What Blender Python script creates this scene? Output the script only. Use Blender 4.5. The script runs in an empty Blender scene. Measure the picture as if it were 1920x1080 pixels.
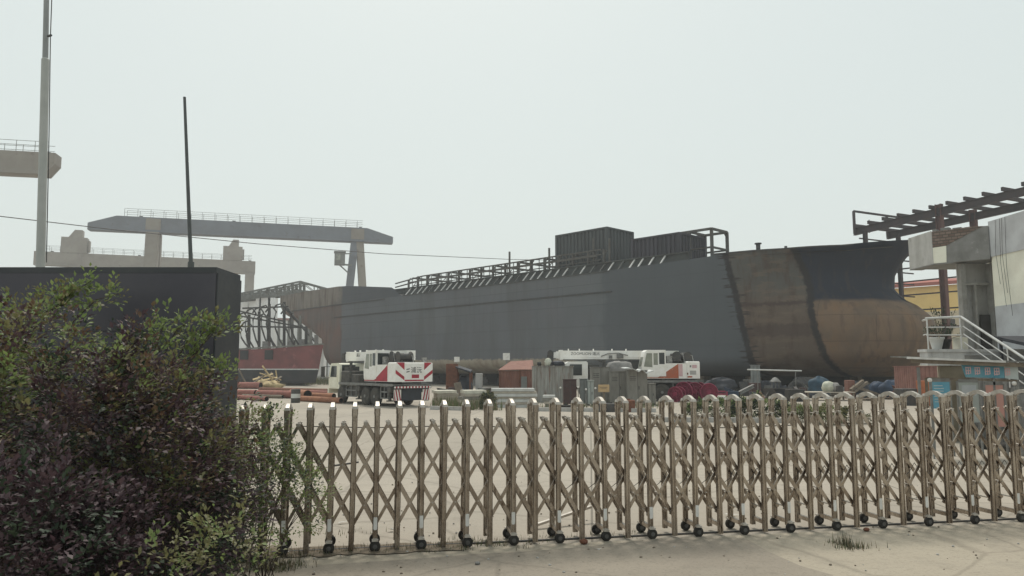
import bpy, math, random
import numpy as np
from mathutils import Vector, Matrix
random.seed(7); rng = np.random.default_rng(7)
R = math.radians
sc = bpy.context.scene
C = bpy.data.collections.new("yard"); sc.collection.children.link(C)

# ------------------------------------------------------------------ camera
F = 1387.0                     # focal length in pixels of a 1920 wide picture
H = 2.05                       # eye height
PITCH = math.atan(150 / F)
cam = bpy.data.cameras.new("camera"); cam.sensor_width = 36; cam.lens = F / 1920 * 36
cam.clip_start = 0.1; cam.clip_end = 3000
co = bpy.data.objects.new("camera", cam); C.objects.link(co)
co.location = (0, 0, H); co.rotation_euler = (R(90) + PITCH, 0, 0)
sc.camera = co

# ------------------------------------------------------------------ sky, sun, exposure
SUN_EL, SUN_AZ = R(58), R(-8)             # behind the yard, to the left
w = bpy.data.worlds.new("World"); sc.world = w; w.use_nodes = True
nt = w.node_tree; nt.nodes.clear()
sky = nt.nodes.new("ShaderNodeTexSky"); sky.sky_type = 'NISHITA'; sky.sun_disc = False
sky.sun_elevation = SUN_EL; sky.sun_rotation = SUN_AZ; sky.dust_density = 6; sky.air_density = 1.5
mx = nt.nodes.new("ShaderNodeMix"); mx.data_type = 'RGBA'; mx.inputs[0].default_value = 0.88
mx.inputs[7].default_value = (6.2, 6.8, 6.6, 1)       # thin high overcast that whitens the blue
bg = nt.nodes.new("ShaderNodeBackground"); bg.inputs[1].default_value = 0.1
ow = nt.nodes.new("ShaderNodeOutputWorld")
nt.links.new(sky.outputs[0], mx.inputs[6]); nt.links.new(mx.outputs[2], bg.inputs[0]); nt.links.new(bg.outputs[0], ow.inputs[0])
sl = bpy.data.lights.new("sun", 'SUN'); sl.energy = 2.1; sl.angle = R(10); sl.color = (1, .95, .86)
so = bpy.data.objects.new("sun", sl); C.objects.link(so)
sd = Vector((math.sin(SUN_AZ) * math.cos(SUN_EL), math.cos(SUN_AZ) * math.cos(SUN_EL), math.sin(SUN_EL)))
so.rotation_euler = sd.to_track_quat('Z', 'Y').to_euler(); so.location = (0, 0, 60)
sc.view_settings.view_transform = 'Standard'; sc.view_settings.look = 'None'
sc.view_settings.exposure = 0.24; sc.view_settings.gamma = 1
try:
    sc.cycles.use_denoising = True
    sc.cycles.max_bounces = 6; sc.cycles.volume_bounces = 1
except Exception: pass

# ------------------------------------------------------------------ pixel to place
def ray(px, py):
    x = (px - 960) / F; y = (540 - py) / F
    return Vector((x, math.cos(PITCH) - y * math.sin(PITCH), math.sin(PITCH) + y * math.cos(PITCH)))
def at(px, py, Y):
    d = ray(px, py); return Vector((0, 0, H)) + d * (Y / d.y)
def gnd(px, py, z=0.0):
    d = ray(px, py); return Vector((0, 0, H)) + d * ((z - H) / d.z)
def V(*a): return Vector(a)

# ------------------------------------------------------------------ materials
MATS = {}
def mat(name, c1, c2=None, scale=3.0, lo=.4, hi=.65, rough=.75, metal=0., bump=0., stretch=(1, 1, 1), c3=None, s3=14., lo3=.62, hi3=.7, world=False, spec=.35):
    if name in MATS: return MATS[name]
    m = bpy.data.materials.new(name); m.use_nodes = True; n = m.node_tree; b = n.nodes["Principled BSDF"]
    b.inputs["Roughness"].default_value = rough; b.inputs["Metallic"].default_value = metal
    b.inputs["Specular IOR Level"].default_value = spec
    if c2 is None: c2 = tuple(max(0, x * .72) for x in c1)
    tc = n.nodes.new("ShaderNodeTexCoord"); mp = n.nodes.new("ShaderNodeMapping"); mp.inputs[3].default_value = stretch
    if world:
        ge = n.nodes.new("ShaderNodeNewGeometry"); n.links.new(ge.outputs[0], mp.inputs[0])
    else: n.links.new(tc.outputs["Object"], mp.inputs[0])
    def nz(s, det=7): 
        t = n.nodes.new("ShaderNodeTexNoise"); t.inputs["Scale"].default_value = s; t.inputs["Detail"].default_value = det; t.inputs["Roughness"].default_value = .62
        n.links.new(mp.outputs[0], t.inputs[0]); return t
    def ramp(src, a, bb):
        r = n.nodes.new("ShaderNodeMapRange"); r.inputs[1].default_value = a; r.inputs[2].default_value = bb
        n.links.new(src, r.inputs[0]); return r.outputs[0]
    def mixc(f, a, bb):
        k = n.nodes.new("ShaderNodeMix"); k.data_type = 'RGBA'; n.links.new(f, k.inputs[0])
        for s_, v in ((6, a), (7, bb)):
            if isinstance(v, tuple): k.inputs[s_].default_value = (*v, 1)
            else: n.links.new(v, k.inputs[s_])
        return k.outputs[2]
    t1 = nz(scale); col = mixc(ramp(t1.outputs[0], lo, hi), c1, c2)
    if c3:
        t3 = nz(s3, 9); col = mixc(ramp(t3.outputs[0], lo3, hi3), col, c3)
    n.links.new(col, b.inputs["Base Color"])
    t4 = nz(scale * 6, 4); rr = n.nodes.new("ShaderNodeMapRange"); rr.inputs[3].default_value = max(0, rough - .1); rr.inputs[4].default_value = min(1, rough + .12)
    n.links.new(t4.outputs[0], rr.inputs[0]); n.links.new(rr.outputs[0], b.inputs["Roughness"])
    if bump:
        bp = n.nodes.new("ShaderNodeBump"); bp.inputs["Strength"].default_value = bump; bp.inputs["Distance"].default_value = .05
        n.links.new(t4.outputs[0], bp.inputs["Height"]); n.links.new(bp.outputs[0], b.inputs["Normal"])
    MATS[name] = m; return m
steel = mat('stainless', (.44, .385, .325), (.25, .205, .165), 7, rough=.27, metal=.92, c3=(.12, .085, .06), s3=16, lo3=.56, hi3=.68, stretch=(1,1,.3))
steel_cap = mat('stainless_bright', (.52, .48, .43), (.36, .325, .28), 9, rough=.42, metal=.4)
hub_m = mat('hub_grey', (.10, .095, .09), (.06, .055, .05), 9, rough=.6)
rubber = mat('rubber', (.018, .017, .016), (.04, .036, .03), 6, rough=.85)
tyre_m = mat('tyre_dusty', (.05, .047, .043), (.09, .083, .07), 5, rough=.9)
white_p = mat('white_paint', (.86, .84, .80), (.76, .73, .67), 2.5, rough=.5, c3=(.3, .24, .18), s3=9, lo3=.66, hi3=.74)
cream_p = mat('cream_paint', (.84, .82, .68), (.74, .71, .57), 2.5, rough=.5, c3=(.3, .25, .18), s3=9, lo3=.66, hi3=.76)
red_p = mat('red_paint', (.42, .03, .05), (.30, .03, .045), 4, rough=.5)
orange_p = mat('orange_paint', (.42, .11, .05), (.34, .12, .07), 4, rough=.6, c3=(.5, .4, .32), s3=6, lo3=.6, hi3=.7)
grey_m = mat('grey_metal', (.22, .22, .21), (.14, .135, .125), 4, rough=.6)
dark_m = mat('dark_metal', (.05, .05, .052), (.085, .075, .065), 5, rough=.6)
chassis_m = mat('chassis_grime', (.06, .058, .055), (.11, .1, .085), 4, rough=.8)
glass_m = mat('dark_glass', (.045, .05, .05), (.03, .035, .035), 1.2, rough=.12, spec=.6)
cglass_m = mat('pale_glass', (.30, .31, .25), (.17, .18, .15), 1.3, rough=.15, spec=.6)
rust = mat('rust', (.20, .085, .05), (.12, .055, .04), 5, rough=.9, c3=(.28, .14, .08), s3=12, bump=.2)
pipe_red = mat('pipe_primer', (.30, .115, .09), (.20, .085, .07), 3, rough=.8, c3=(.12, .06, .045), s3=9)
pipe_or = mat('pipe_rust', (.34, .16, .09), (.24, .10, .06), 3, rough=.85, c3=(.12, .06, .045), s3=9)
conc = mat('concrete_pale', (.46, .45, .43), (.35, .34, .32), 2.2, rough=.9, c3=(.2, .19, .17), s3=5, lo3=.6, hi3=.72, stretch=(1, 1, .5))
conc_d = mat('concrete_dark', (.25, .245, .235), (.18, .175, .165), 2.2, rough=.9, c3=(.36, .35, .33), s3=4)
wallc = mat('wall_cream', (.84, .82, .70), (.74, .71, .60), 1.5, rough=.9)
wallg = mat('wall_grey', (.52, .53, .54), (.42, .42, .43), 1.2, rough=.9)
granite = mat('black_granite', (.060, .056, .070), (.072, .067, .080), 2.5, rough=.35, c3=(.05, .05, .05), s3=60, lo3=.6, hi3=.8, spec=.4)
granite2 = mat('black_granite_edge', (.045, .048, .054), (.06, .062, .066), 2.5, rough=.45)
gantry_m = mat('gantry_paint', (.28, .25, .215), (.225, .195, .165), .25, rough=.8, c3=(.17, .13, .11), s3=.7, lo3=.6, hi3=.75)
gantry_g = mat('gantry_grey', (.185, .195, .22), (.155, .16, .175), .25, rough=.8, c3=(.12, .10, .1), s3=.7, lo3=.6, hi3=.75)
truss_m = mat('truss_grey', (.20, .20, .185), (.14, .135, .12), 1, rough=.8)
shed_m = mat('shed_steel', (.075, .055, .055), (.055, .05, .052), 1, rough=.8)
shed_r = mat('shed_rust', (.14, .075, .065), (.10, .06, .055), 1, rough=.85)
corr_g = mat('corrugated_grey', (.34, .34, .32), (.22, .20, .175), 1.4, rough=.7, stretch=(3, 3, .35), c3=(.17, .105, .075), s3=2.4, lo3=.55, hi3=.68)
cab_g = mat('cabinet_grey', (.25, .24, .215), (.185, .175, .155), 1.6, rough=.75, stretch=(2, 2, .5), c3=(.14, .10, .07), s3=5, lo3=.64, hi3=.75)
cab_b = mat('cabinet_bluegrey', (.22, .235, .23), (.17, .18, .175), 1.6, rough=.7)
door_b = mat('door_brown', (.075, .042, .038), (.05, .03, .03), 3, rough=.7)
rust_o = mat('rust_sheet', (.25, .125, .095), (.19, .09, .07), 1.5, rough=.85, stretch=(2, 2, .6), c3=(.36, .22, .16), s3=4)
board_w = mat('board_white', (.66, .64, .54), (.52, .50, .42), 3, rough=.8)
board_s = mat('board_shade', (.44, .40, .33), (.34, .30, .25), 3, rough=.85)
panel_w = mat('panel_white', (.58, .59, .57), (.47, .47, .45), 2, rough=.6, c3=(.3, .25, .2), s3=6)
wood = mat('raw_wood', (.50, .39, .21), (.36, .27, .15), 4, rough=.85, stretch=(1, 1, .3))
wood_d = mat('old_wood', (.20, .165, .125), (.13, .105, .08), 4, rough=.9)
magenta = mat('reel_magenta', (.28, .03, .075), (.19, .025, .055), 4, rough=.55, c3=(.2, .06, .06), s3=8)
tarp_b = mat('tarp_blue', (.03, .075, .115), (.02, .045, .07), 2.5, rough=.7)
blue_mach = mat('machine_blue', (.03, .055, .10), (.02, .035, .065), 3, rough=.6)
dark_tarp = mat('tarp_dark', (.045, .048, .058), (.03, .032, .04), 3, rough=.7)
sack_w = mat('sack_white', (.60, .59, .50), (.40, .42, .33), 5, rough=.8)
sack_g = mat('canvas_grey', (.30, .285, .27), (.21, .2, .19), 3, rough=.9)
orange_b = mat('orange_box', (.40, .13, .05), (.3, .1, .05), 4, rough=.7)
yel_sign = mat('sign_yellow', (.50, .36, .20), (.42, .29, .16), 3, rough=.7)
black_p = mat('black_paint', (.025, .025, .024), (.045, .04, .035), 4, rough=.7)
pinkp = mat('panel_pink', (.52, .27, .23), (.46, .25, .21), 1.5, rough=.6)
greyp = mat('panel_grey', (.33, .36, .34), (.29, .31, .29), 1.5, rough=.6)
bluep = mat('panel_blue', (.10, .30, .42), (.16, .36, .45), 3, rough=.5)
bluesign = mat('sign_blue', (.08, .24, .32), (.15, .32, .38), 2, rough=.5)
palesign = mat('sign_faded', (.50, .54, .52), (.40, .46, .47), 2, rough=.5)
pinkt = mat('sign_pink', (.62, .42, .42), (.55, .36, .38), 4, rough=.6)
ink = mat('ink_grey', (.10, .10, .10), (.16, .15, .15), 4, rough=.6)
barge_red = mat('barge_red', (.21, .075, .073), (.15, .06, .058), .5, rough=.8, c3=(.30, .12, .125), s3=.8, lo3=.58, hi3=.7)
barge_blk = mat('barge_black', (.03, .03, .032), (.05, .045, .045), .6, rough=.8)
yellow_w = mat('wall_yellow', (.78, .56, .22), (.7, .5, .2), .4, rough=.9)
tan_w = mat('wall_tan', (.56, .47, .33), (.5, .42, .3), .4, rough=.9)
roof_r = mat('roof_red', (.36, .12, .09), (.3, .1, .08), .4, rough=.9)
far_w = mat('far_white', (.92, .92, .91), (.8, .8, .79), .3, rough=.9, stretch=(1.5, 1.5, .3))
soil = mat('soil', (.075, .06, .045), (.12, .10, .075), 3, rough=1, bump=.4)
bark = mat('bark', (.055, .04, .03), (.085, .065, .05), 8, rough=.95)
brick_pale = mat('paper_white', (.72, .71, .68), (.6, .58, .54), 5, rough=.9)

# brick patch: the only place a Brick Texture is used
def brick_mat():
    m = bpy.data.materials.new('bare_brick'); m.use_nodes = True; n = m.node_tree; b = n.nodes["Principled BSDF"]; b.inputs["Roughness"].default_value = .95
    tc = n.nodes.new("ShaderNodeTexCoord"); sp = n.nodes.new("ShaderNodeSeparateXYZ"); ad = n.nodes.new("ShaderNodeMath"); cb = n.nodes.new("ShaderNodeCombineXYZ")
    n.links.new(tc.outputs["Object"], sp.inputs[0]); n.links.new(sp.outputs[0], ad.inputs[0]); n.links.new(sp.outputs[1], ad.inputs[1])
    ad.operation = 'SUBTRACT'
    n.links.new(ad.outputs[0], cb.inputs[0]); n.links.new(sp.outputs[2], cb.inputs[1])
    t = n.nodes.new("ShaderNodeTexBrick"); t.inputs["Scale"].default_value = 1; t.inputs["Brick Width"].default_value = .24; t.inputs["Row Height"].default_value = .095
    t.inputs["Mortar Size"].default_value = .012; t.inputs["Color1"].default_value = (.15, .105, .085, 1); t.inputs["Color2"].default_value = (.24, .18, .15, 1); t.inputs["Mortar"].default_value = (.1, .09, .08, 1)
    n.links.new(cb.outputs[0], t.inputs[0]); n.links.new(t.outputs[0], b.inputs["Base Color"])
    bp = n.nodes.new("ShaderNodeBump"); bp.inputs["Distance"].default_value = .03; n.links.new(t.outputs[1], bp.inputs["Height"]); bp.invert = True
    n.links.new(bp.outputs[0], b.inputs["Normal"]); return m
brick = brick_mat()

def leaf_mat(name, c1, c2, trans=.25):
    m = bpy.data.materials.new(name); m.use_nodes = True; n = m.node_tree; b = n.nodes["Principled BSDF"]; b.inputs["Roughness"].default_value = .58
    b.inputs["Specular IOR Level"].default_value = .32
    tc = n.nodes.new("ShaderNodeTexCoord"); t = n.nodes.new("ShaderNodeTexNoise"); t.inputs["Scale"].default_value = 9; t.inputs["Detail"].default_value = 3
    n.links.new(tc.outputs["Object"], t.inputs[0])
    r = n.nodes.new("ShaderNodeMapRange"); r.inputs[1].default_value = .35; r.inputs[2].default_value = .65; n.links.new(t.outputs[0], r.inputs[0])
    k = n.nodes.new("ShaderNodeMix"); k.data_type = 'RGBA'; k.inputs[6].default_value = (*c1, 1); k.inputs[7].default_value = (*c2, 1); n.links.new(r.outputs[0], k.inputs[0])
    n.links.new(k.outputs[2], b.inputs["Base Color"])
    tr = n.nodes.new("ShaderNodeBsdfTranslucent"); n.links.new(k.outputs[2], tr.inputs[0])
    ms = n.nodes.new("ShaderNodeMixShader"); ms.inputs[0].default_value = trans
    n.links.new(b.outputs[0], ms.inputs[1]); n.links.new(tr.outputs[0], ms.inputs[2]); n.links.new(ms.outputs[0], n.nodes["Material Output"].inputs[0])
    return m
lf_purple = leaf_mat('leaf_purple', (.060, .034, .042), (.105, .070, .076))
lf_brown = leaf_mat('leaf_bronze', (.12, .065, .05), (.15, .11, .06))
lf_green = leaf_mat('leaf_green', (.15, .21, .07), (.22, .27, .10), .42)
lf_dark = leaf_mat('leaf_dark_green', (.03, .05, .03), (.055, .075, .045))
lf_olive = leaf_mat('leaf_olive', (.15, .145, .06), (.20, .19, .09), .38)
grass_m = leaf_mat('grass_blade', (.07, .11, .04), (.13, .15, .06), .2)
dry_m = leaf_mat('grass_dry', (.17, .13, .08), (.22, .18, .12), .2)

# ------------------------------------------------------------------ builders
def wmat(o):
    m = o.matrix_basis.copy()
    while o.parent: o = o.parent; m = o.matrix_basis @ m
    return m
def tag(o, label=None, cat=None, group=None, kind=None):
    if label: o['label'] = label
    if cat: o['category'] = cat
    if group: o['group'] = group
    if kind: o['kind'] = kind
    return o
def thing(name, label, cat, loc=(0, 0, 0), rz=0, group=None):
    o = bpy.data.objects.new(name, None); C.objects.link(o); o.location = loc; o.rotation_euler = (0, 0, rz); o.empty_display_size = .2
    return tag(o, label, cat, group)
class MB:
    def __init__(s): s.v = []; s.f = []; s.mi = []; s.sm = []
    def add(s, vs, fs, m=0, smooth=False):
        k = len(s.v); s.v += [Vector(a) for a in vs]
        for f in fs: s.f.append([i + k for i in f]); s.mi.append(m); s.sm.append(smooth)
        return s
    def obox(s, c, a, b, h, m=0):
        c = Vector(c); a = Vector(a); b = Vector(b); h = Vector(h)
        vs = [c + x * a + y * b + z * h for z in (-1, 1) for y in (-1, 1) for x in (-1, 1)]
        return s.add(vs, [(0, 2, 3, 1), (4, 5, 7, 6), (0, 1, 5, 4), (2, 6, 7, 3), (0, 4, 6, 2), (1, 3, 7, 5)], m)
    def box(s, x0, x1, y0, y1, z0, z1, m=0):
        return s.obox(((x0 + x1) / 2, (y0 + y1) / 2, (z0 + z1) / 2), ((x1 - x0) / 2, 0, 0), (0, (y1 - y0) / 2, 0), (0, 0, (z1 - z0) / 2), m)
    def cbox(s, x0, x1, y0, y1, z0, z1, b=.03, m=0):        # box with chamfered vertical and top edges
        pl = [(x0 + b, y0), (x1 - b, y0), (x1, y0 + b), (x1, y1 - b), (x1 - b, y1), (x0 + b, y1), (x0, y1 - b), (x0, y0 + b)]
        cx, cy = (x0 + x1) / 2, (y0 + y1) / 2
        kx = 1 - 2 * b / max(1e-6, x1 - x0); ky = 1 - 2 * b / max(1e-6, y1 - y0)
        rings = [[(x, y, z0) for x, y in pl], [(x, y, z1 - b) for x, y in pl], [(cx + (x - cx) * kx, cy + (y - cy) * ky, z1) for x, y in pl]]
        vs = sum(rings, []); fs = [tuple(range(7, -1, -1)), tuple(range(16, 24))]
        for r in (0, 8):
            for i in range(8): j = (i + 1) % 8; fs.append((r + i, r + j, r + 8 + j, r + 8 + i))
        return s.add(vs, fs, m)
    def bar(s, p, q, w_, h_, up=(0, 0, 1), m=0):
        p = Vector(p); q = Vector(q); d = (q - p); L = d.length
        if L < 1e-6: return s
        d /= L; u = Vector(up)
        if abs(d.dot(u)) > .98: u = Vector((1, 0, 0)) if abs(d.x) < .9 else Vector((0, 1, 0))
        a = d.cross(u).normalized(); b = a.cross(d).normalized()
        return s.obox((p + q) / 2, d * L / 2, a * w_ / 2, b * h_ / 2, m)
    def tube(s, p, q, r, n=10, r2=None, m=0, cap=True):
        return s.path([p, q], r, n, r2, m, cap)
    def path(s, pts, r, n=8, r2=None, m=0, cap=True):
        pts = [Vector(p) for p in pts]; r2 = r if r2 is None else r2; k = len(pts); vs = []
        d0 = (pts[1] - pts[0]).normalized(); u = Vector((0, 0, 1)) if abs(d0.z) < .9 else Vector((1, 0, 0))
        for i, p in enumerate(pts):
            d = ((pts[min(i + 1, k - 1)] - pts[max(i - 1, 0)])).normalized()
            a = d.cross(u); 
            if a.length < 1e-4: a = d.cross(Vector((0, 1, 0)))
            a.normalize(); b = a.cross(d); rr = r + (r2 - r) * i / (k - 1)
            vs += [p + a * rr * math.cos(2 * math.pi * j / n) + b * rr * math.sin(2 * math.pi * j / n) for j in range(n)]
        fs = []
        for i in range(k - 1):
            for j in range(n): jj = (j + 1) % n; fs.append((i * n + j, i * n + jj, i * n + n + jj, i * n + n + j))
        s.add(vs, fs, m, True)
        if cap: s.add(vs[:n], [tuple(range(n))], m); s.add(vs[-n:], [tuple(range(n))], m)
        return s
    def lathe(s, prof, c=(0, 0, 0), ax=(0, 0, 1), n=20, m=0, smooth=True):     # prof: (radius, height along the axis)
        c = Vector(c); ax = Vector(ax).normalized(); u = Vector((0, 0, 1)) if abs(ax.z) < .9 else Vector((1, 0, 0))
        a = ax.cross(u).normalized(); b = ax.cross(a); vs = []; fs = []
        for r, h in prof: vs += [c + ax * h + (a * math.cos(2 * math.pi * j / n) + b * math.sin(2 * math.pi * j / n)) * r for j in range(n)]
        for i in range(len(prof) - 1):
            for j in range(n): jj = (j + 1) % n; fs.append((i * n + j, i * n + jj, i * n + n + jj, i * n + n + j))
        s.add(vs, fs, m, smooth)
        if prof[0][0] > 0: s.add(vs[:n], [tuple(range(n))], m)
        if prof[-1][0] > 0: s.add(vs[-n:], [tuple(range(n))], m)
        return s
    def prism(s, poly, ex, m=0):
        ex = Vector(ex); n = len(poly); vs = [Vector(p) for p in poly] + [Vector(p) + ex for p in poly]
        fs = [tuple(range(n)), tuple(range(2 * n - 1, n - 1, -1))] + [(i, i + n, (i + 1) % n + n, (i + 1) % n) for i in range(n)]
        return s.add(vs, fs, m)
    def plan(s, pts, z0, z1, m=0):
        return s.prism([(x, y, z0) for x, y in pts], (0, 0, z1 - z0), m)
    def corr(s, p, q, z0, z1, pitch=.2, dep=.03, m=0):       # corrugated sheet from p to q
        p = Vector((p[0], p[1], 0)); q = Vector((q[0], q[1], 0)); d = q - p; L = d.length; d /= L; nn = Vector((d.y, -d.x, 0)); k = max(1, int(L / pitch)); st = L / k; pr = []
        for i in range(k):
            for t, o in ((0, 0), (.3, 0), (.42, 1), (.88, 1)): pr.append(p + d * (i + t) * st + nn * dep * o)
        pr.append(q); vs = [a + Vector((0, 0, z0)) for a in pr] + [a + Vector((0, 0, z1)) for a in pr]; n = len(pr)
        return s.add(vs, [(i, i + 1, n + i + 1, n + i) for i in range(n - 1)], m)
    def blob(s, c, r, m=0, seed=0, n=14, k=9, amp=.12):      # lumpy sack or tarpaulin heap
        rr = random.Random(seed); ph = [rr.uniform(0, 6.28) for _ in range(6)]; vs = []; fs = []
        for i in range(k + 1):
            th = math.pi * i / k
            for j in range(n):
                a = 2 * math.pi * j / n
                q = 1 + amp * (math.sin(3 * a + ph[0] + 2 * th) + .7 * math.sin(5 * a + ph[1] - 3 * th) + .5 * math.sin(7 * th + ph[2]))
                z = math.cos(th); z = z if z > 0 else z * .999
                vs.append(Vector(c) + Vector((r[0] * q * math.sin(th) ** .8 * math.cos(a), r[1] * q * math.sin(th) ** .8 * math.sin(a), r[2] * z * (1 + (q - 1) * .5))))
        for i in range(k):
            for j in range(n): fs.append((i * n + j, i * n + n + j, i * n + n + (j + 1) % n, i * n + (j + 1) % n))
        return s.add(vs, fs, m, True)
    def build(s, name, mats, parent=None, local=False):
        if not isinstance(mats, (list, tuple)): mats = [mats]
        vs = s.v
        if parent is not None and not local:
            inv = wmat(parent).inverted(); vs = [inv @ v for v in vs]
        me = bpy.data.meshes.new(name); me.from_pydata([tuple(v) for v in vs], [], s.f); me.update()
        for m in mats: me.materials.append(m)
        me.polygons.foreach_set("material_index", s.mi); me.polygons.foreach_set("use_smooth", s.sm)
        o = bpy.data.objects.new(name, me); C.objects.link(o); o.parent = parent; return o
    def single(s, name, label, cat, mats, group=None, kind=None, origin=None):
        if origin is None:
            xs = [v.x for v in s.v]; ys = [v.y for v in s.v]; origin = Vector(((min(xs) + max(xs)) / 2, (min(ys) + max(ys)) / 2, min(v.z for v in s.v)))
        s.v = [v - origin for v in s.v]; o = s.build(name, mats); o.location = origin
        return tag(o, label, cat, group, kind)
def text_mesh(body, size, m, parent, mw, name='lettering', depth=.004):
    cu = bpy.data.curves.new(name, 'FONT'); cu.body = body; cu.size = size; cu.align_x = 'CENTER'; cu.align_y = 'CENTER'; cu.extrude = depth; cu.resolution_u = 3
    o = bpy.data.objects.new(name, cu); C.objects.link(o)
    dg = bpy.context.evaluated_depsgraph_get(); me = bpy.data.meshes.new_from_object(o.evaluated_get(dg)); bpy.data.objects.remove(o); bpy.data.curves.remove(cu)
    me.materials.clear(); me.materials.append(m); me.transform(mw)
    q = bpy.data.objects.new(name, me); C.objects.link(q); q.parent = parent; return q

# ------------------------------------------------------------------ ground, road, planting bed
def ground_mat(name, c1, c2, c3, joints=True, crack=.0):
    m = bpy.data.materials.new(name); m.use_nodes = True; n = m.node_tree; b = n.nodes["Principled BSDF"]; b.inputs["Roughness"].default_value = .92; b.inputs["Specular IOR Level"].default_value = .25
    ge = n.nodes.new("ShaderNodeNewGeometry")
    def nz(s, d=8, rg=.62): 
        t = n.nodes.new("ShaderNodeTexNoise"); t.inputs["Scale"].default_value = s; t.inputs["Detail"].default_value = d; t.inputs["Roughness"].default_value = rg; n.links.new(ge.outputs[0], t.inputs[0]); return t.outputs[0]
    def rm(x, a, bb): 
        r = n.nodes.new("ShaderNodeMapRange"); r.inputs[1].default_value = a; r.inputs[2].default_value = bb; n.links.new(x, r.inputs[0]); return r.outputs[0]
    def mixc(f, a, bb, fac=1.):
        if fac < 1:
            mu = n.nodes.new("ShaderNodeMath"); mu.operation = 'MULTIPLY'; mu.inputs[1].default_value = fac; n.links.new(f, mu.inputs[0]); f = mu.outputs[0]
        k = n.nodes.new("ShaderNodeMix"); k.data_type = 'RGBA'; n.links.new(f, k.inputs[0])
        for s_, v in ((6, a), (7, bb)):
            if isinstance(v, tuple): k.inputs[s_].default_value = (*v, 1)
            else: n.links.new(v, k.inputs[s_])
        return k.outputs[2]
    col = mixc(rm(nz(.35), .38, .64), c1, c2)
    col = mixc(rm(nz(1.7), .52, .72), col, c3, .7)
    col = mixc(rm(nz(26, 5), .54, .72), col, tuple(x * .55 for x in c1), .6); col = mixc(rm(nz(5.5, 8, .7), .55, .68), col, tuple(x * .66 for x in c1), .5)
    col = mixc(rm(nz(60, 3), .62, .7), col, tuple(min(.7, x * 1.5) for x in c1), .5)
    if joints:
        mp = n.nodes.new("ShaderNodeMapping"); mp.inputs[2].default_value = (0, 0, R(6)); n.links.new(ge.outputs[0], mp.inputs[0])
        t = n.nodes.new("ShaderNodeTexBrick"); t.offset = 0; t.inputs["Scale"].default_value = 1; t.inputs["Brick Width"].default_value = 5.2; t.inputs["Row Height"].default_value = 4.1; t.inputs["Mortar Size"].default_value = .018; t.inputs["Mortar Smooth"].default_value = .3
        n.links.new(mp.outputs[0], t.inputs[0]); t.inputs['Color1'].default_value = (0, 0, 0, 1); t.inputs['Color2'].default_value = (1, 1, 1, 1); t.inputs['Mortar'].default_value = (.5, .5, .5, 1); col = mixc(t.outputs[0], col, tuple(x * .8 for x in c2), .55); col = mixc(rm(nz(.9, 9, .7), .58, .66), col, tuple(x * .6 for x in c1), .45); col = mixc(t.outputs[1], col, tuple(x * .33 for x in c1), .75)
    vo = n.nodes.new("ShaderNodeTexVoronoi"); vo.feature = 'DISTANCE_TO_EDGE'; vo.inputs["Scale"].default_value = .42
    t2 = n.nodes.new("ShaderNodeTexNoise"); t2.inputs["Scale"].default_value = 2.2; n.links.new(ge.outputs[0], t2.inputs[0])
    mm = n.nodes.new("ShaderNodeMix"); mm.data_type = 'VECTOR'; mm.inputs[0].default_value = .12; n.links.new(ge.outputs[0], mm.inputs[4]); n.links.new(t2.outputs[1], mm.inputs[5]); n.links.new(mm.outputs[1], vo.inputs[0])
    inv = rm(vo.outputs[0], .012, .003); col = mixc(inv, col, tuple(x * .4 for x in c1), .5 * crack)
    n.links.new(col, b.inputs["Base Color"])
    bp = n.nodes.new("ShaderNodeBump"); bp.inputs["Strength"].default_value = .35; bp.inputs["Distance"].default_value = .03; n.links.new(nz(18, 6), bp.inputs["Height"]); n.links.new(bp.outputs[0], b.inputs["Normal"])
    return m
g_yard = ground_mat('yard_concrete', (.40, .355, .295), (.36, .32, .268), (.30, .265, .22), True, .7)
g_apron = ground_mat('apron_concrete', (.345, .30, .238), (.38, .335, .265), (.27, .24, .195), False, .6)
g_road = ground_mat('road_dusty', (.25, .218, .178), (.30, .262, .212), (.31, .275, .225), False, .5)
def sheet(name, pts, z, m):
    b = MB(); b.add([(x, y, z) for x, y in pts], [tuple(range(len(pts)))]); o = b.build(name, m); o['kind'] = 'structure'; return o
sheet('ground', [(-900, -60), (900, -60), (900, 1500), (-900, 1500)], 0, g_yard)
GA, GB = gnd(620, 1037), gnd(1816, 982)                 # front feet of the gate
GD = (GB - GA).normalized(); GN = Vector((-GD.y, GD.x, 0))      # along the gate, away from the camera
def gp(px):                                              # point of the gate's front line seen at pixel column px
    k = (px - 960) / F * math.cos(PITCH) * 1.0
    best = 0.0; lo, hi = -6.0, 14.0
    f = lambda s: 960 + F * (GA + GD * s).x / ((GA + GD * s).y * math.cos(PITCH) + (0.9 - H) * math.sin(PITCH)) - px
    for _ in range(50):
        mid = (lo + hi) / 2
        if f(mid) < 0: lo = mid
        else: hi = mid
    return GA + GD * lo
e0 = GA - GD * 4 - GN * .06; e1 = GA + GD * 30 - GN * .06
sheet('pavement', [(e0.x, e0.y), (e1.x, e1.y), (40, -20), (-30, -20), (-30, e0.y)][::-1], .004, g_apron)
rd = [gnd(x, y) for x, y in ((250, 1100), (400, 1079), (480, 1071), (560, 1064), (660, 1057), (780, 1049), (890, 1040), (1010, 1034), (1130, 1023), (1240, 1010), (1330, 1006), (1400, 1012), (1440, 1035), (1500, 1062), (1560, 1079), (1600, 1120))]
sheet('road', [(p.x, p.y) for p in rd] + [(3.0, -15), (-8, -15), (-8, 4.4)], .008, g_road)
sheet('planting_bed', [(-9, 2.6), (-1.75, 2.9), (-1.9, 4.6), (-1.95, 6.3), (-2.3, 7.5), (-9, 7.6)], .012, soil)

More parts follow.
